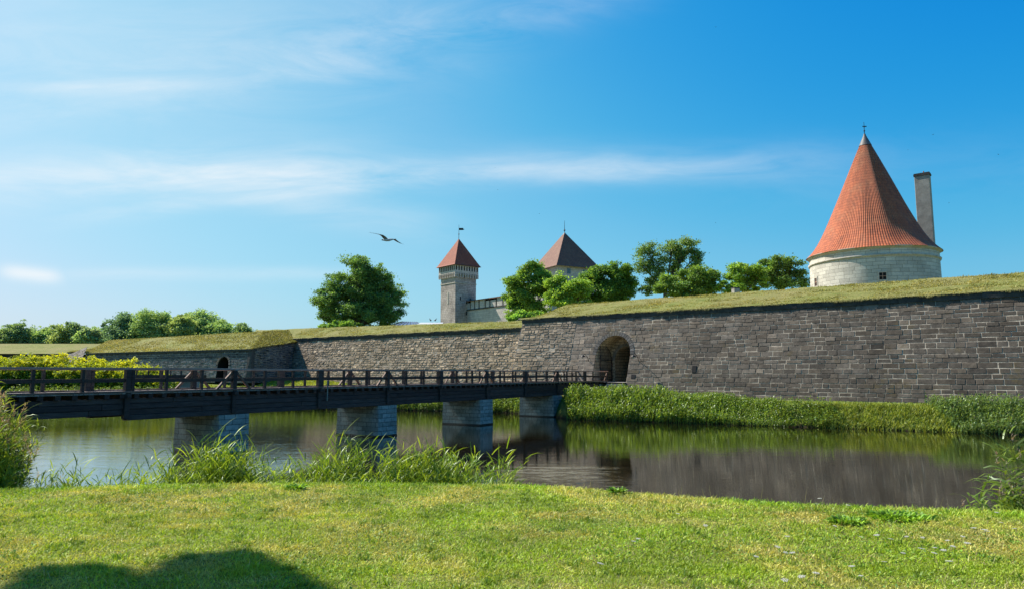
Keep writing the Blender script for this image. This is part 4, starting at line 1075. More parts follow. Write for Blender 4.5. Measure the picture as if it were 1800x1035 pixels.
zt2 = at(765, 565.5, 136).z
m_ = MB(); m_.box(-3.4, 1.2, 0, 5, 5, zt2-0.4); m_.build('wall', M['plaster'], b2)
M['white'] = mat_plain('white_roof_sheet', (0.40, 0.42, 0.42), (0.50, 0.50, 0.50), 2, 0.6, 0.1, 0.01)
m_ = MB(); m_.add([(-3.6, -0.3, zt2-0.45), (1.4, -0.3, zt2-0.45), (1.4, 2.5, zt2+0.1), (-3.2, 2.5, zt2+0.1)], [(0,1,2,3)]); m_.build('roof', M['white'], b2)
def perched(px, py, Y, label, rz):
    p = at(px, py, Y); o = empty('perched_bird', p, rz, label=label, cat='bird', group='birds on the white roof')
    m_ = MB(); m_.tube([(-0.32, 0, 0.16), (-0.12, 0, 0.26), (0.06, 0, 0.38), (0.13, 0, 0.52), (0.16, 0, 0.62), (0.30, 0, 0.60)], [0.03, 0.11, 0.14, 0.09, 0.08, 0.015], 8)
    m_.tube([(0, -0.04, 0), (0, -0.04, 0.26)], 0.018, 5); m_.tube([(0, 0.04, 0), (0, 0.04, 0.26)], 0.018, 5); m_.build('body', M['iron'], o, smooth=True)
perched(756.5, 564.8, 138.4, 'dark bird perched upright on the white roof, farther from the tower', 2.6); perched(765.5, 564.8, 138.4, 'dark bird perched leaning on the white roof, nearer the tower', 0.2)
bx_ = at(1293, 511, 78)
o = empty('utility_box', bx_, 0.3, label='small dark grey box standing on the grass bank among the trees', cat='box')
m_ = MB(); m_.box(-0.36, 0.36, -0.3, 0.3, -0.9, 0.28); m_.build('cabinet', M['render_grey'], o, bevel=0.02); m_ = MB(); m_.box(-0.40, 0.40, -0.34, 0.34, 0.281, 0.36); m_.build('lid', M['coping'], o)

# ------------------------------------------------------------------ trees
def tree(name, label, Y, trunk, blobs, leaf=0.22, dens=1.0, ca=(0.035, 0.075, 0.014), cb=(0.085, 0.14, 0.025), group=None, ground=6.0, tr=0.45, cl=0.17, shell=0.5, depth=1.0, cat='tree', pern=15, spread=1.1):
    """blobs: crown lobes (px, py, rx, ry) seen at distance Y"""
    leaf *= 0.80; k = Y/1200; base = at(trunk, 600, Y); base.z = ground
    o = empty(name, base, label=label, cat=cat, group=group)
    S = Strips(); T = MB(); cents = []
    for (cx, cy, rx, ry) in blobs:
        c = at(cx, cy, Y)-base; R = Vector((rx*k*1.12, rx*k*depth, ry*k*1.12)); c.y += random.uniform(-0.35, 0.35)*R.y
        cents.append((c, R))
        area = R.x*R.z; ns = int(max(4, 7.0*area**0.42)); Rm_ = min(R.x, R.z)
        ds = nrm(rng.normal(0, 1, (ns, 3))); rs = shell*0.8+(1.08-shell*0.8)*rng.random((ns, 1))**0.5
        sub = np.array(c)[None]+ds*rs*np.array(R)[None]*0.9; sr = spread*Rm_*rng.uniform(0.22, 0.42, (ns, 1))
        per = pern; nc = ns*per
        d = nrm(rng.normal(0, 1, (nc, 3))); d[:, 2] = d[:, 2]*0.75+0.15
        cc_ = np.repeat(sub, per, 0)+d*np.repeat(sr, per, 0)*rng.uniform(0.5, 1.15, (nc, 1))*np.array([1.1, 1.1, 0.95])
        far_ = rng.random(nc) < .10; cc_[far_] = np.array(c)[None]+(cc_[far_]-np.array(c)[None])*rng.uniform(1.05, 1.30, (far_.sum(), 1))
        cs = cl*0.62*Rm_*rng.uniform(0.5, 1.3, nc)+0.10
        nl = int(dens*max(16, 15*(cs.mean()/leaf)**1.6))
        pts = np.repeat(cc_, nl, 0) + rng.normal(0, 1, (nc*nl, 3))*np.repeat(cs, nl)[:, None]*np.array([1.1, 1.1, 0.62])
        t = np.clip(0.5*rng.random((nc, 1))+0.5*np.repeat(rng.random((ns, 1)), per, 0), 0, 1); tn = (np.array(ca)*(1-t)+np.array(cb)*t)*3.0
        tn = np.repeat(tn, nl, 0)*(1+rng.normal(0, 0.22, (nc*nl, 1)))
        S.quads(pts, leaf*rng.uniform(0.6, 1.25, nc*nl), np.clip(tn, 0.004, 1), up=0.7)
    # trunk and limbs
    low = min(c.z-R.z for c, R in cents); mx = sum((c for c, R in cents), Vector())/len(cents)
    fork = Vector((0, 0, max(1.5, (low+0.25*(mx.z-low)))))
    T.tube([(0,0,-0.5), (random.uniform(-.1,.1), 0, fork.z*0.5), fork], [tr*1.25, tr, tr*0.85], 8)
    for c, R in cents:
        mid = fork*0.5+c*0.5+Vector((random.uniform(-1,1)*R.x*0.2, random.uniform(-1,1)*R.x*0.2, -R.z*0.15))
        T.tube([fork, mid, c, c+Vector((random.uniform(-.3,.3)*R.x, 0, R.z*0.55))], [tr*0.5, tr*0.34, tr*0.2, 0.03], 6)
        for _ in range(7):
            e = c+Vector((random.gauss(0, 0.55)*R.x, random.gauss(0, 0.55)*R.y, random.uniform(-0.3, 0.8)*R.z)); s = mid.lerp(c, random.random())
            T.tube([s, s.lerp(e, 0.5)+Vector((0,0,0.1*R.z)), e], [tr*0.15, tr*0.1, 0.02], 5, cap=False)
    T.build('trunk', M['bark'], o); S.build('crown', M['leaf'], o)
    return o
GT = 'trees behind the fortress wall'
tree('broad_tree', 'large rounded lone tree left of the slender castle tower', 128, 636,
     [(632, 480, 26, 24), (602, 504, 30, 24), (660, 500, 34, 26), (585, 528, 26, 20), (625, 530, 42, 30), (672, 530, 34, 26), (600, 556, 32, 20), (650, 560, 42, 22), (690, 548, 18, 22), (568, 546, 10, 16), (694, 522, 12, 12), (636, 508, 36, 26)],
     0.22, 0.95, (0.030, 0.068, 0.018), (0.078, 0.125, 0.030), GT, ground=7, tr=0.6, pern=9, cl=.19)
tree('bushy_tree', 'leafy tree left of the brown roof, overlapping the castle wall', 106, 935,
     [(912, 500, 20, 20), (940, 484, 24, 20), (905, 530, 16, 24), (935, 525, 28, 28), (958, 505, 22, 22), (925, 552, 30, 16)], 0.2, 1.1, (0.045, 0.088, 0.014), (0.10, 0.155, 0.024), GT, tr=0.35)
tree('bushy_tree', 'bright green tree directly in front of the brown roofed keep', 100, 985,
     [(978, 510, 20, 20), (1005, 505, 24, 22), (985, 532, 30, 18), (1018, 528, 24, 18)], 0.19, 1.1, (0.055, 0.105, 0.014), (0.12, 0.18, 0.026), GT, tr=0.35)
tree('bushy_tree', 'darker tree with clumped round crown right of the brown roof', 108, 1070,
     [(1060, 488, 26, 18), (1088, 478, 24, 18), (1104, 505, 16, 18), (1040, 506, 24, 22), (1076, 512, 30, 22), (1096, 525, 16, 14), (1045, 535, 30, 14)], 0.2, 1.15, (0.03, 0.068, 0.014), (0.085, 0.14, 0.022), GT, tr=0.4)
tree('open_tree', 'tall airy tree with bare forking limbs showing through its crown', 104, 1172,
     [(1142, 445, 13, 14), (1182, 436, 14, 14), (1195, 455, 12, 12), (1158, 468, 15, 14), (1130, 470, 11, 12), (1214, 432, 12, 13), (1222, 452, 10, 12), (1147, 495, 13, 12), (1136, 512, 9, 8), (1184, 478, 12, 12), (1216, 470, 12, 10)],
     0.17, 0.62, (0.04, 0.075, 0.018), (0.09, 0.13, 0.03), GT, tr=0.42, cl=0.24, shell=0.3, spread=1.9, pern=10)
tree('bushy_tree', 'dense low tree filling the space right of the airy tree', 98, 1215,
     [(1195, 500, 24, 22), (1225, 492, 26, 22), (1245, 505, 16, 20), (1205, 515, 26, 14), (1252, 480, 8, 10), (1172, 512, 16, 12)], 0.19, 1.1, (0.035, 0.07, 0.014), (0.095, 0.145, 0.025), GT, tr=0.35)
tree('bushy_tree', 'small bright round tree between the airy tree and the cannon tower', 96, 1315,
     [(1312, 480, 24, 17), (1294, 494, 20, 14), (1340, 484, 14, 12), (1330, 494, 18, 12), (1278, 506, 14, 10), (1318, 504, 30, 12)], 0.18, 1.1, (0.05, 0.10, 0.013), (0.12, 0.18, 0.024), GT, tr=0.3)
tree('bushy_tree', 'spiky dark tree nearest the left side of the round tower', 97, 1380,
     [(1360, 466, 12, 12), (1392, 466, 12, 12), (1374, 482, 20, 14), (1404, 488, 12, 14), (1352, 490, 14, 14), (1385, 500, 28, 14), (1345, 460, 7, 7)], 0.17, 0.6, (0.032, 0.068, 0.016), (0.08, 0.13, 0.024), GT, tr=0.3, shell=0.4, spread=1.6, cl=.24, pern=14)
tree('low_shrub', 'low green shrub on the bank under the lone tree', 120, 608, [(596, 571, 22, 8), (622, 570, 18, 7), (578, 574, 12, 6)], 0.2, 1.0, (0.05, 0.10, 0.015), (0.10, 0.16, 0.025), None, tr=0.12, cat='shrub', ground=8)
tree('low_shrub', 'pale green shrub at the foot of the trees beside the castle wall', 92, 925, [(922, 556, 16, 9), (905, 560, 12, 7), (940, 552, 12, 8)], 0.17, 1.0, (0.06, 0.12, 0.02), (0.12, 0.19, 0.03), None, tr=0.12, cat='shrub', ground=8)

far_specs = [ # px, top y, half width, kind words
    (-14, 583, 20, 'pale'), (8, 584, 18, 'dark'), (26, 570, 19, 'dark'), (45, 582, 15, 'pale'), (60, 577, 16, 'grey'), (78, 581, 17, 'pale'), (97, 572, 16, 'olive'), (115, 578, 17, 'olive'), (131, 567, 14, 'dark'),
    (148, 582, 12, 'pale'), (157, 575, 11, 'grey'), (172, 577, 14, 'pale'), (184, 567, 7, 'spire'), (216, 555, 23, 'blue'), (268, 550, 32, 'wide'), (302, 562, 16, 'grey'), (318, 554, 17, 'olive'), (350, 549, 30, 'wide'),
    (385, 562, 18, 'pale'), (372, 570, 26, 'dark'), (330, 574, 20, 'olive'), (428, 569, 14, 'dark')]
cols = {'pale': ((0.065, 0.115, 0.03), (0.12, 0.17, 0.05)), 'dark': ((0.035, 0.07, 0.024), (0.08, 0.12, 0.035)), 'grey': ((0.07, 0.105, 0.055), (0.12, 0.16, 0.08)), 'olive': ((0.06, 0.095, 0.022), (0.13, 0.16, 0.045)),
        'spire': ((0.022, 0.048, 0.024), (0.05, 0.085, 0.036)), 'blue': ((0.022, 0.058, 0.028), (0.055, 0.10, 0.042)), 'wide': ((0.05, 0.09, 0.026), (0.10, 0.15, 0.045))}
words = {'pale': 'pale green', 'dark': 'dark green', 'grey': 'grey green', 'olive': 'olive green', 'spire': 'small dark pointed', 'blue': 'dark rounded', 'wide': 'broad mid green'}
where = ['cut by the left edge of the view', 'at the left edge', 'second dome from the left edge', 'just right of the leftmost dome', 'among paler neighbours near the left', 'low between two taller trees', 'with flat olive top', 'beside the taller dark one',
         'standing highest in the left group', 'in the dip of the treeline', 'pointed, in the dip of the treeline', 'left of the pointed conifer', 'a conifer tip above its neighbours', 'first tall one right of the conifer tip',
         'widest crown of the far treeline', 'in the notch between broad crowns', 'between the two broad crowns', 'rightmost broad crown', 'right shoulder of the broad crown', 'low in front of the rightmost broad crown', 'low below the olive crown', 'alone at the right end of the treeline']
for (px, ty, hw_, kd), wh in zip(far_specs, where):
    Yf = 245+random.uniform(-12, 12); a, b = cols[kd]; a = tuple(q*1.05+.020 for q in a); b = tuple(q*1.05+.020 for q in b); hw_ *= 1.22 if kd != 'spire' else 1.3  # leaf colours lifted paler: distance haze is mixed into them
    n = 3 if hw_ > 20 else 2
    if kd == 'spire': bl = [(px, ty+6, 3, 7), (px, ty+16, 5, 8), (px, ty+28, 7, 10)]
    else:
        bl = [(px, ty+hw_*0.55, hw_*0.72, hw_*0.55)]
        for s in (-1, 1): bl.append((px+s*hw_*0.5, ty+hw_*0.95, hw_*0.55, hw_*0.6))
        bl.append((px, ty+hw_*1.25, hw_*0.9, hw_*0.8)); bl.append((px, min(600, ty+hw_*2.0), hw_*0.85, hw_*0.7))
        if ty+hw_*2.4 < 600: bl.append((px, 592, hw_*0.8, 12))
    tree('distant_tree', f'{words[kd]} tree in the far treeline, {wh}', Yf, px, bl, 0.40, 0.7, a, b, 'far treeline on the left', ground=5, tr=0.35, cl=0.2, pern=10, spread=1.35)

# trees standing left of the photographer, shading the lawn corner
def shade_tree():
    hgt = 11.5; tb = Vector((-13.2, 4.6, 2.2)); o = empty('park_tree', tb, label='spreading park tree left of the view whose crown shades the lawn corner', cat='tree')
    S = Strips(); T = MB(); T.tube([(0,0,-0.3), (0.15, 0.1, 3.5), (0.1,0.4,7.2)], [0.38, 0.28, 0.2], 10)
    for (sx, sy, rad) in ((388, 988, .2), (400, 1004, .3), (362, 1018, .3), (432, 1022, .3), (140, 1012, .22), (112, 1026, .18), (172, 1030, .2), (470, 1042, .2), (540, 1056, .16), (80, 1052, .2), (230, 1072, .2), (300, 1072, .24),
                          (120, 1090, .4), (210, 1110, .4), (340, 1095, .4), (430, 1090, .4), (510, 1100, .32), (300, 1300, 1.5), (100, 1250, 1.2), (500, 1250, 1.1)):
        c = hit(sx, sy, 2.2) + sun_dir*((hgt+random.uniform(-1, 1))/sun_dir.z) - tb
        nc = int(24+60*rad); d = nrm(rng.normal(0, 1, (nc, 3))); p = np.array(c)[None]+d*rng.uniform(0.2, 1.25, (nc, 1))**0.8*rad
        pts = np.repeat(p, 80, 0)+rng.normal(0, 0.085, (nc*80, 3)); S.quads(pts, 0.08*rng.uniform(.6, 1.3, len(pts)), tones(len(pts), (0.05, 0.09, 0.02), (0.12, 0.18, 0.03)))
        T.tube([(0.1, 0.4, 7.0), Vector((0.1, 0.4, 7.2)).lerp(c, .5)+Vector((0, 0, .5)), c], [.12, .07, .02], 6)
    S.build('crown', M['leaf'], o); T.build('trunk', M['bark'], o)
shade_tree()

# ------------------------------------------------------------------ far bank plants
def reeds(S, pts, h, lw=0.045, nleaf=6, ca=(0.07, 0.14, 0.02), cb=(0.16, 0.22, 0.03), lean=0.22, lf=0.5, wind=(0.25, -0.1), plume=0.0, droop=0.55, up=0.75):
    N = len(pts); H = h*rng.uniform(0.7, 1.12, N)
    a = rng.uniform(0, 2*pi, N); ln = rng.uniform(0, lean, N)
    d = np.stack([np.cos(a)*ln+wind[0]*0.5, np.sin(a)*ln+wind[1]*0.5, np.ones(N)], 1); d = nrm(d)
    S.add(pts, d, H, lw*0.28, 0.0, tones(N, ca, cb), 2, (1, 0.8))
    for k in range(nleaf):
        f = rng.uniform(0.15, 0.98, N); b = pts+d*(H*f)[:, None]; az = rng.uniform(0, 2*pi, N)
        dd = np.stack([np.cos(az)+wind[0]*1.4, np.sin(az)+wind[1]*1.4, np.full(N, up)+rng.uniform(-.3, .8, N)], 1)
        S.add(b, dd, H*lf*rng.uniform(0.45, 1.0, N)*(1.1-0.4*f), lw*rng.uniform(0.7, 1.3, N), droop*rng.uniform(0.4, 1.3, N), tones(N, ca, cb), 3)
    if plume:
        m = rng.random(N) < plume; P = (pts+d*H[:, None])[m]; n = len(P)
        for k in range(14):
            b = P+rng.normal(0, 0.012, (n, 3))-np.array([0, 0, 1])*rng.uniform(0, 0.14, (n, 1))
            dd = np.stack([rng.normal(0.35, 0.3, n), rng.normal(-0.05, 0.3, n), rng.uniform(0.4, 1.1, n)], 1)
            S.add(b, dd, rng.uniform(0.06, 0.14, n), 0.009, 0.5, tones(n, (0.24, 0.17, 0.12), (0.42, 0.31, 0.23)), 2, (1, 0.7))
def far_pts(n, x0, x1, s0, s1):
    x = rng.uniform(x0, x1, n); y = y_far(x)+rng.uniform(s0, s1, n); z = np.maximum(height(x, y), -0.05)
    return np.stack([x, y, z], 1)
S = Strips()     # tall reed bed from the bridge end along the moat
p = far_pts(5200, 4.6, 20.5, -0.6, 4.0); hh = 1.35+0.9*fbm(p[:, 0], p[:, 1], 3.0, 61)
hh = (0.95+1.3*fbm(p[:, 0], p[:, 1], 1.6, 61))*(1-.45*sstep((p[:, 0]-11.5)/7.5)*1.15)
reeds(S, p, 0.75*hh, 0.06, 7, (0.09, 0.18, 0.025), (0.27, 0.36, 0.05), wind=(0.3, -0.15), up=1.6, droop=.5, lf=.42, plume=.05)
S.build('reed_bed', M['reed'], label='tall green reed bed on the far bank below the gate', cat='reeds', kind='stuff')
S = Strips(); p = far_pts(350, 20.0, 23.5, -0.3, 2.4); reeds(S, p, 0.85, 0.06, 6, (0.10, 0.18, 0.03), (0.24, 0.32, 0.045))
p = far_pts(3000, 29.2, 38, -0.6, 3.4); reeds(S, p, 0.55+.75*fbm(p[:, 0], p[:, 1], 1.8, 63), 0.05, 6, (0.10, 0.18, 0.05), (0.24, 0.33, 0.08), wind=(0.4, -0.2), up=1.5, lf=.42, plume=.04)
S.build('reed_bed', M['reed'], label='greyish reeds on the far bank toward the right edge', cat='reeds', kind='stuff')
S = Strips(); p = far_pts(9000, 22, 31, -0.15, 3.2)
N = len(p); S.add(p, np.stack([rng.normal(0.1, .4, N), rng.normal(0, .4, N), np.ones(N)], 1), rng.uniform(.25, .6, N), 0.05, 0.3, tones(N, (0.16, 0.23, 0.025), (0.34, 0.36, 0.05), .25), 2, (1, .8))
p = far_pts(26000, 4, 45, 2.0, 9.5); N = len(p)
S.add(p, np.stack([rng.normal(0.1, .4, N), rng.normal(0, .4, N), np.ones(N)], 1), rng.uniform(.15, .4, N), 0.05, 0.3, tones(N, (0.18, 0.27, 0.025), (0.34, 0.38, 0.05), .2), 2, (1, .8))
S.build('bank_grass', M['blade'], label='yellow green grass strip between the moat and the dark wall', cat='grass', kind='stuff')
S = Strips(); p = far_pts(6500, -62, 3.6, -0.4, 2.2); reeds(S, p, 1.15, 0.07, 6, (0.10, 0.18, 0.03), (0.22, 0.30, 0.045))
S.build('reed_bed', M['reed'], label='low reeds along the water behind the bridge piers', cat='reeds', kind='stuff')
S = Strips()
x = rng.uniform(-48, 8, 90000); y = rng.uniform(66, 108, 90000); h_ = height(x, y); v = (x-P0.x)*VD.x+(y-P0.y)*VD.y
k = (y > y_far(x)+1.2) & (v < -2.6) & ((x > -34) | (y < 90+(x+34)*-0.5)); x, y, h_ = x[k], y[k], h_[k]; N = len(x)
S.add(np.stack([x, y, h_], 1), np.stack([rng.normal(0.1, .4, N), rng.normal(0, .4, N), np.ones(N)], 1), rng.uniform(.15, .42, N), 0.07, 0.3, tones(N, (0.22, 0.30, 0.022), (0.42, 0.42, 0.04), .2), 2, (1, .8))
S.build('meadow_grass', M['blade'], label='bright meadow grass behind the bridge at the foot of the rubble wall', cat='grass', kind='stuff')

# yellow-green thicket behind the bridge on the left
def thicket(name, label, specs, ca, cb, leaf=0.13, seed_dense=1.0, group=None):
    for i, (px, Y, w, h, lab) in enumerate(specs):
        c = at(px, 655, Y); c.z = max(0.2, float(height(c.x, c.y)))
        o = empty(name, c, label=lab, cat='bush', group=group)
        S = Strips(); nc = int(120*w); a = rng.uniform(0, 2*pi, nc); r = np.sqrt(rng.random(nc))*w
        xx = np.cos(a)*r; yy = np.sin(a)*r*0.8; top = h*(1-0.42*(r/w)**2)*rng.uniform(0.55, 1.05, nc); zz = top*rng.uniform(0.02, 1.0, nc)**0.62
        cc_ = np.stack([xx, yy, zz], 1); nl = 46
        pts = np.repeat(cc_, nl, 0)+rng.normal(0, 1, (nc*nl, 3))*np.array([0.24, 0.24, 0.17])
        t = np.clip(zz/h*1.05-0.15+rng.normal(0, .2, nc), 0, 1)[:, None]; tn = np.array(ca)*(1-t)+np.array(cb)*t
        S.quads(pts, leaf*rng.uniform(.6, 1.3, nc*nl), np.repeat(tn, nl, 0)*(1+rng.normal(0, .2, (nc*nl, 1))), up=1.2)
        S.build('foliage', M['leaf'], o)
        T = MB()
        for k in range(12): a_ = random.uniform(0, 6.28); T.tube([(0, 0, -0.2), (cos(a_)*w*.4, sin(a_)*w*.3, h*.4), (cos(a_)*w*.7, sin(a_)*w*.5, h*.75)], [.05, .03, .012], 5)
        T.build('stems', M['bark'], o)
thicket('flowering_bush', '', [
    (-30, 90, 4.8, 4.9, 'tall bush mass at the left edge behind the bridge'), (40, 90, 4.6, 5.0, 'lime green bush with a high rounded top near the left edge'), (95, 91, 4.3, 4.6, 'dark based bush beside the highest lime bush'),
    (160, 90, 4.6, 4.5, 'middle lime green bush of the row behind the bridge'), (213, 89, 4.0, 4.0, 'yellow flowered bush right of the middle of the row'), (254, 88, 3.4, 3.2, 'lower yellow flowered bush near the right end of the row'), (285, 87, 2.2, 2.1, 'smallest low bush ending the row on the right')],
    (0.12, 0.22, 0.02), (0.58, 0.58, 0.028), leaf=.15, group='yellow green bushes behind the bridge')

# ------------------------------------------------------------------ foreground lawn and reeds
def lawn_tone(x, y):
    a = fbm(x, y, 1.1, 71)[:, None]; b = fbm(x, y, 0.32, 75)[:, None]; N = len(x)
    green = np.array([0.22, 0.33, 0.016]); lime = np.array([0.38, 0.50, 0.026]); straw = np.array([0.60, 0.51, 0.13])
    t = rng.random((N, 1)); c = green*(1-t)+lime*t
    s = np.clip((a-0.44)*3.2+rng.normal(0, .22, (N, 1))+(b-.5)*1.3, 0, 0.85)
    return np.clip((c*(1-s)+straw*s)*(1+rng.normal(0, .2, (N, 1))), .01, 1)
def lawn_pts(n, y0, y1):
    y = y0+(y1-y0)*rng.random(n); x = (rng.random(n)*2-1)*(y*0.80+1.5); return x, y
S = Strips()
for n, y0, y1, L, w in ((150000, 4.0, 6.3, 0.040, 0.0065), (150000, 6.0, 8.6, 0.045, 0.008), (120000, 8.4, 11.6, 0.05, 0.010)):
    x, y = lawn_pts(n, y0, y1); k = y < y_near(x)+0.5; x, y = x[k], y[k]; N = len(x)
    hgt = 0.55+0.9*fbm(x, y, 0.35, 81)
    S.add(np.stack([x, y, height(x, y)-0.004], 1), np.stack([rng.normal(.05, .75, N), rng.normal(0, .75, N), rng.uniform(.5, 1.2, N)], 1), L*hgt*rng.uniform(.6, 1.5, N), w*rng.uniform(.7, 1.4, N), 0.25, lawn_tone(x, y), 2, (1, .8))
# longer fringe at the edge and on the slope to the water
x = rng.uniform(-9, 9.5, 26000); y = y_near(x)+rng.uniform(-0.5, 1.4, 26000); N = len(x)
S.add(np.stack([x, y, height(x, y)], 1), np.stack([rng.normal(.05, .5, N), rng.normal(0, .5, N), np.ones(N)], 1), rng.uniform(.04, .13, N), .009, .4, lawn_tone(x, y)*np.array([0.85, 1.0, 0.9]), 2, (1, .8))
S.build('lawn_grass', M['blade'], label='mown lawn grass with dry straw patches in the foreground', cat='grass', kind='stuff')
# clover leaves, taller dark tufts and dry stalks among the blades
S = Strips(); x, y = lawn_pts(26000, 4.2, 11); k = (y < y_near(x)) & (fbm(x, y, 0.9, 111) > .52); x, y = x[k], y[k]; N = len(x)
S.quads(np.stack([x, y, height(x, y)+rng.uniform(.015, .045, N)], 1), rng.uniform(.006, .013, N), tones(N, (0.08, 0.20, 0.02), (0.20, 0.36, 0.03)), up=2.0, asp=.9)
x, y = lawn_pts(700, 4.2, 11); k = y < y_near(x); x, y = x[k], y[k]
x = np.repeat(x, 26)+rng.normal(0, .03, len(x)*26); y = np.repeat(y, 26)+rng.normal(0, .03, len(y)*26); N = len(x)
S.add(np.stack([x, y, height(x, y)], 1), np.stack([rng.normal(.05, .5, N), rng.normal(0, .5, N), np.ones(N)], 1), rng.uniform(.04, .10, N), .008, .35, tones(N, (0.09, 0.19, 0.015), (0.26, 0.36, 0.025)), 2, (1, .8))
x, y = lawn_pts(5000, 4.2, 11); k = y < y_near(x); x, y = x[k], y[k]; N = len(x)
S.add(np.stack([x, y, height(x, y)], 1), np.stack([rng.normal(.05, .6, N), rng.normal(0, .6, N), np.ones(N)], 1), rng.uniform(.05, .12, N), .004, .25, tones(N, (0.4, 0.33, 0.14), (0.6, 0.5, 0.25)), 2, (1, .8))
S.build('lawn_clover', M['blade'], label='clover patches, darker tufts and dry stalks in the lawn', cat='clover', kind='stuff')
# rosette weeds
S = Strips()
for px, py, r in ((522, 856, .12), (1585, 908, .34), (1560, 906, .22), (1490, 915, .2), (1085, 862, .1)):
    c = hit(px, py, 2.22); n = int(260*r/.2); a = rng.uniform(0, 2*pi, n); rr = np.sqrt(rng.random(n))*r
    b = np.stack([c.x+np.cos(a)*rr, c.y+np.sin(a)*rr*.7, np.full(n, 2.2)], 1)
    S.add(b, np.stack([np.cos(a)*.9, np.sin(a)*.9, rng.uniform(.6, 2.6, n)], 1), rng.uniform(.05, .17, n), .028, .5, tones(n, (0.10, 0.22, 0.018), (0.26, 0.42, 0.03), .3), 3)
S.build('broadleaf_weeds', M['blade'], label='broad leaved green weeds in the lawn near the water edge', cat='weeds', kind='stuff')

def near_pts(n, x0, x1, s0, s1):
    x = rng.uniform(x0, x1, n); y = y_near(x)+rng.uniform(s0, s1, n); return np.stack([x, y, height(x, y)], 1)
def clump(S, px, Y, n, r, h, **k):
    c = at(px, 655, Y); a = rng.uniform(0, 2*pi, n); rr = np.sqrt(rng.random(n))*r
    x = c.x+np.cos(a)*rr; y = c.y+np.sin(a)*rr*0.7; reeds(S, np.stack([x, y, np.maximum(height(x, y), 0.0)], 1), h, **k)
lime_a, lime_b = (0.11, 0.21, 0.02), (0.32, 0.41, 0.035)
S = Strips()     # middle fringe: individual leafy tufts of reed
mid = [(165, 12.8, 60, .55, 1.55), (215, 13.0, 60, .5, 1.45), (255, 13.2, 70, .55, 1.75), (300, 12.6, 70, .5, 1.6), (345, 12.8, 110, .55, 1.7), (385, 12.6, 140, .5, 1.8), (420, 12.8, 110, .5, 1.6), (465, 12.6, 70, .5, 1.35),
       (510, 12.6, 60, .5, 1.35), (555, 12.8, 80, .5, 1.45), (595, 12.6, 120, .45, 1.7), (640, 12.4, 50, .45, 1.1), (695, 12.6, 110, .45, 1.45), (735, 12.6, 140, .5, 1.55), (775, 12.4, 120, .5, 1.4), (815, 12.3, 50, .4, 1.2), (865, 12.3, 40, .35, 1.35)]
mid += [(140, 12.8, 50, .5, 1.25), (190, 12.6, 60, .5, 1.3), (240, 12.7, 60, .5, 1.4), (285, 12.7, 60, .5, 1.35), (325, 12.7, 60, .4, 1.4)]
for px, Y, n, r, h in mid: clump(S, px, Y, int(n*1.5), r, h*.95, lw=0.017, nleaf=7, ca=lime_a, cb=lime_b, lean=.30, lf=.44, wind=(.18, 0), plume=0.0, droop=.38, up=1.1)
p = near_pts(2200, -7.8, 0.0, 0.7, 2.4); reeds(S, p, 0.66, .014, 5, lime_a, lime_b, .35, .6, (.15, 0), 0, .35, 1.0)
S.build('reed_fringe', M['reed'], label='lime green reed tufts on the near water edge in front of the bridge piers', cat='reeds', kind='stuff')
S = Strips()     # big clump at the left edge
for px, Y, n, r, h in ((-75, 12.0, 240, .9, 1.6), (-32, 12.2, 240, .7, 1.36), (0, 12.3, 140, .42, 1.15), (22, 12.3, 50, .28, .9), (-10, 11.2, 120, .5, 1.0), (60, 12.4, 12, .4, 1.0), (95, 12.6, 9, .6, .95), (125, 12.8, 8, .4, .95)):
    clump(S, px, Y, n, r, h, lw=.017, nleaf=8, ca=(0.12, 0.21, 0.022), cb=(0.36, 0.44, 0.05), lean=.25, lf=.42, wind=(.36, 0), plume=.4, droop=.6, up=1.4)
S.build('reed_clump', M['reed'], label='tall dense reed clump with brown plumes at the left edge of the lawn', cat='reeds', kind='stuff')
S = Strips()     # right clump
for px, Y, n, r, h in ((1790, 10.2, 60, .5, 1.25), (1745, 10.0, 45, .4, 1.1), (1715, 10.0, 14, .3, 1.05), (1815, 9.6, 70, .5, 1.5), (1770, 9.4, 30, .3, .8)):
    clump(S, px, Y, n, r, h, lw=.028, nleaf=6, ca=(0.09, 0.17, 0.025), cb=(0.24, 0.32, 0.045), lean=.3, lf=.42, wind=(-.1, 0), plume=.14, droop=.6, up=.8)
S.build('reed_clump', M['reed'], label='loose reed clump with pale plumes at the right edge of the lawn', cat='reeds', kind='stuff')
S = Strips()     # thin wild stems on the bank edge
p = near_pts(150, 0.8, 8.6, -0.15, .5); N = len(p)
S.add(p, np.stack([rng.normal(0, .15, N), rng.normal(0, .1, N), np.ones(N)], 1), rng.uniform(.08, .26, N), .006, .1, tones(N, (0.14, 0.14, 0.05), (0.26, 0.22, 0.10)), 2, (1, .8))
S.build('dry_stems', M['blade'], label='thin dry seed stems along the bank edge above the dark water', cat='grass stems', kind='stuff')

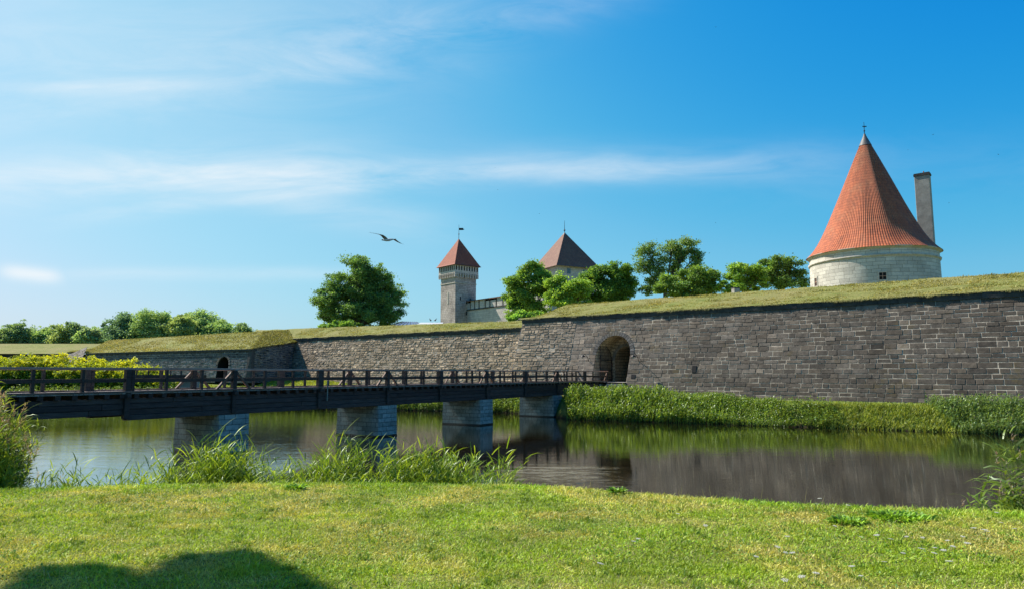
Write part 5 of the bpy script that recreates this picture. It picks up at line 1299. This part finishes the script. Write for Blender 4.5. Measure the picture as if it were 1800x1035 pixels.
# yarrow: stem and flat white head
M['petal'] = mat_plain('white_petals', (0.42, 0.40, 0.33), (0.58, 0.56, 0.48), 30, 0.8, 0.2, 0.002)
M['stem'] = mat_plain('green_stem', (0.06, 0.10, 0.02), (0.12, 0.15, 0.04), 10, 0.8, 0.2, 0.002)
y0 = empty('yarrow_flower', (0, 0, 0), label='small flat white yarrow flower standing in the lawn', cat='flower', group='white yarrow flowers scattered on the right of the lawn')
m_ = MB(); m_.tube([(0, 0, 0), (0.004, 0, 0.05), (0, 0, 0.085)], .0018, 5); m_.build('stem', M['stem'], y0)
m_ = MB()
for k in range(16):
    a = k*2.4; r = .0062*sqrt(k); m_.lathe([(.0005, .092+.0-.3*r*r*10, 0), (.0042, .090, 0), (.004, .086, 0)], 6, (cos(a)*r, sin(a)*r))
m_.build('flower_head', M['petal'], y0)
spots = [(1786, 934), (1759, 923), (1668, 954), (1690, 946), (1700, 958), (1622, 947), (1672, 966), (1644, 963), (1660, 968), (1556, 990), (1411, 1014), (1434, 1016), (1384, 940), (1380, 973), (1396, 972), (1365, 959), (1543, 942), (1511, 942), (1596, 943), (1618, 967), (1587, 977), (1671, 995), (1732, 936), (1713, 930), (1736, 941), (1326, 986), (1516, 1015),
         (1465, 925), (1565, 950), (1640, 976), (1122, 952), (1112, 958), (1052, 995), (1270, 860), (1278, 862), (1420, 869), (1404, 871), (1434, 874), (1442, 876), (1489, 885), (1594, 880), (1700, 882), (1750, 905), (1150, 854), (1500, 1000), (1380, 1020), (1240, 925), (1190, 905)]
for i, (px, py) in enumerate(spots):
    c = hit(px, py, 2.25); o = y0 if i == 0 else copy_tree(y0); o.location = (c.x, c.y, float(height(c.x, c.y))-.01); o.rotation_euler = (random.uniform(-.2, .2), random.uniform(-.2, .2), random.uniform(0, 6)); s = random.uniform(.75, 1.25); o.scale = (s, s, random.uniform(.7, 1.2))

# ------------------------------------------------------------------ birds
gb = at(682, 422.5, 30)
gull = empty('seagull', gb, radians(188), label='seagull gliding with outspread wings left of the slender tower', cat='bird')
M['gull'] = mat_plain('gull_white', (0.50, 0.47, 0.42), (0.70, 0.68, 0.64), 8, 0.8, 0.1, 0.005)
M['gull_wing'] = mat_plain('gull_grey_wing', (0.16, 0.155, 0.15), (0.28, 0.26, 0.24), 6, 0.8, 0.2, 0.005)
M['gull_head'] = mat_plain('gull_dark_head', (0.02, 0.018, 0.015), (0.05, 0.04, 0.035), 8, 0.6, 0.1, 0.002)
m_ = MB(); m_.tube([(-.26, 0, .045), (-.17, 0, .035), (-.05, 0, .01), (.08, 0, 0), (.17, 0, .0), (.215, 0, .0)], [.018, .04, .062, .060, .042, .03], 12); bo = m_.build('body', M['gull'], gull, smooth=True)
m_ = MB(); m_.tube([(.20, 0, .0), (.235, 0, .004), (.27, 0, .0)], [.030, .036, .018], 10); m_.build('head', M['gull_head'], gull, smooth=True)
m_ = MB(); m_.tube([(.268, 0, .0), (.315, 0, -.012)], [.013, .004], 6); m_.build('beak', M['gull_head'], gull)
m_ = MB(); m_.add([(-.22, -.03, .05), (-.22, .03, .05), (-.36, .06, .055), (-.36, -.06, .055), (-.22, -.03, .04), (-.22, .03, .04), (-.36, .06, .047), (-.36, -.06, .047)], [(0,1,2,3), (7,6,5,4), (0,4,5,1), (1,5,6,2), (2,6,7,3), (3,7,4,0)]); m_.build('tail', M['gull'], gull)
def wing(path):
    m_ = MB(); n = len(path); vs = []
    for (x, y, z, c) in path:
        vs += [(x+c*.4, y, z), (x, y, z+.016*min(1, c*6)), (x-c*.6, y, z-.004), (x, y, z-.006)]
    fs = [(i*4+k, i*4+(k+1) % 4, (i+1)*4+(k+1) % 4, (i+1)*4+k) for i in range(n-1) for k in range(4)]
    fs += [(0,1,2,3), tuple((n-1)*4+k for k in (3,2,1,0))]; m_.add(vs, fs); return m_
# gull faces image left; wings rise and droop across the view
wing([(.10, .03, .03, .20), (.20, .10, .13, .19), (.30, .20, .19, .16), (.45, .30, .205, .12), (.60, .38, .215, .08), (.80, .44, .235, .02)]).build('wing', M['gull_wing'], gull, smooth=True)
wing([(-.06, -.03, .03, .20), (-.20, -.12, .075, .18), (-.29, -.20, .055, .15), (-.42, -.30, -.01, .11), (-.55, -.38, -.06, .07), (-.68, -.44, -.09, .02)]).build('wing', M['gull_wing'], gull, smooth=True)

sw0 = empty('distant_swift', (0, 0, 0), label='tiny dark swift flying high and far off in the clear sky', cat='bird', group='tiny dark birds scattered over the sky')
m_ = MB(); m_.tube([(-.09, 0, 0), (0, 0, 0), (.09, 0, 0)], [.008, .03, .01], 6)
m_.add([(.03, 0, .01), (-.03, 0, .01), (-.06, .2, .05), (-.03, 0, -.005)], [(0,1,2), (0,2,3), (1,3,2)]); m_.add([(.03, 0, .01), (-.03, 0, .01), (-.06, -.2, .05), (-.03, 0, -.005)], [(0,2,1), (0,3,2), (1,2,3)])
m_.build('body', M['gull_head'], sw0)
for i, (px, py) in enumerate(((1640, 237), (1755, 272), (1668, 357), (1258, 48), (870, 295), (1258, 392), (948, 376), (1596, 264), (875, 334))):
    o = sw0 if i == 0 else copy_tree(sw0); o.location = at(px, py, 95+i*4); o.rotation_euler = (random.uniform(-.4, .4), random.uniform(-.4, .4), random.uniform(0, 6.28))
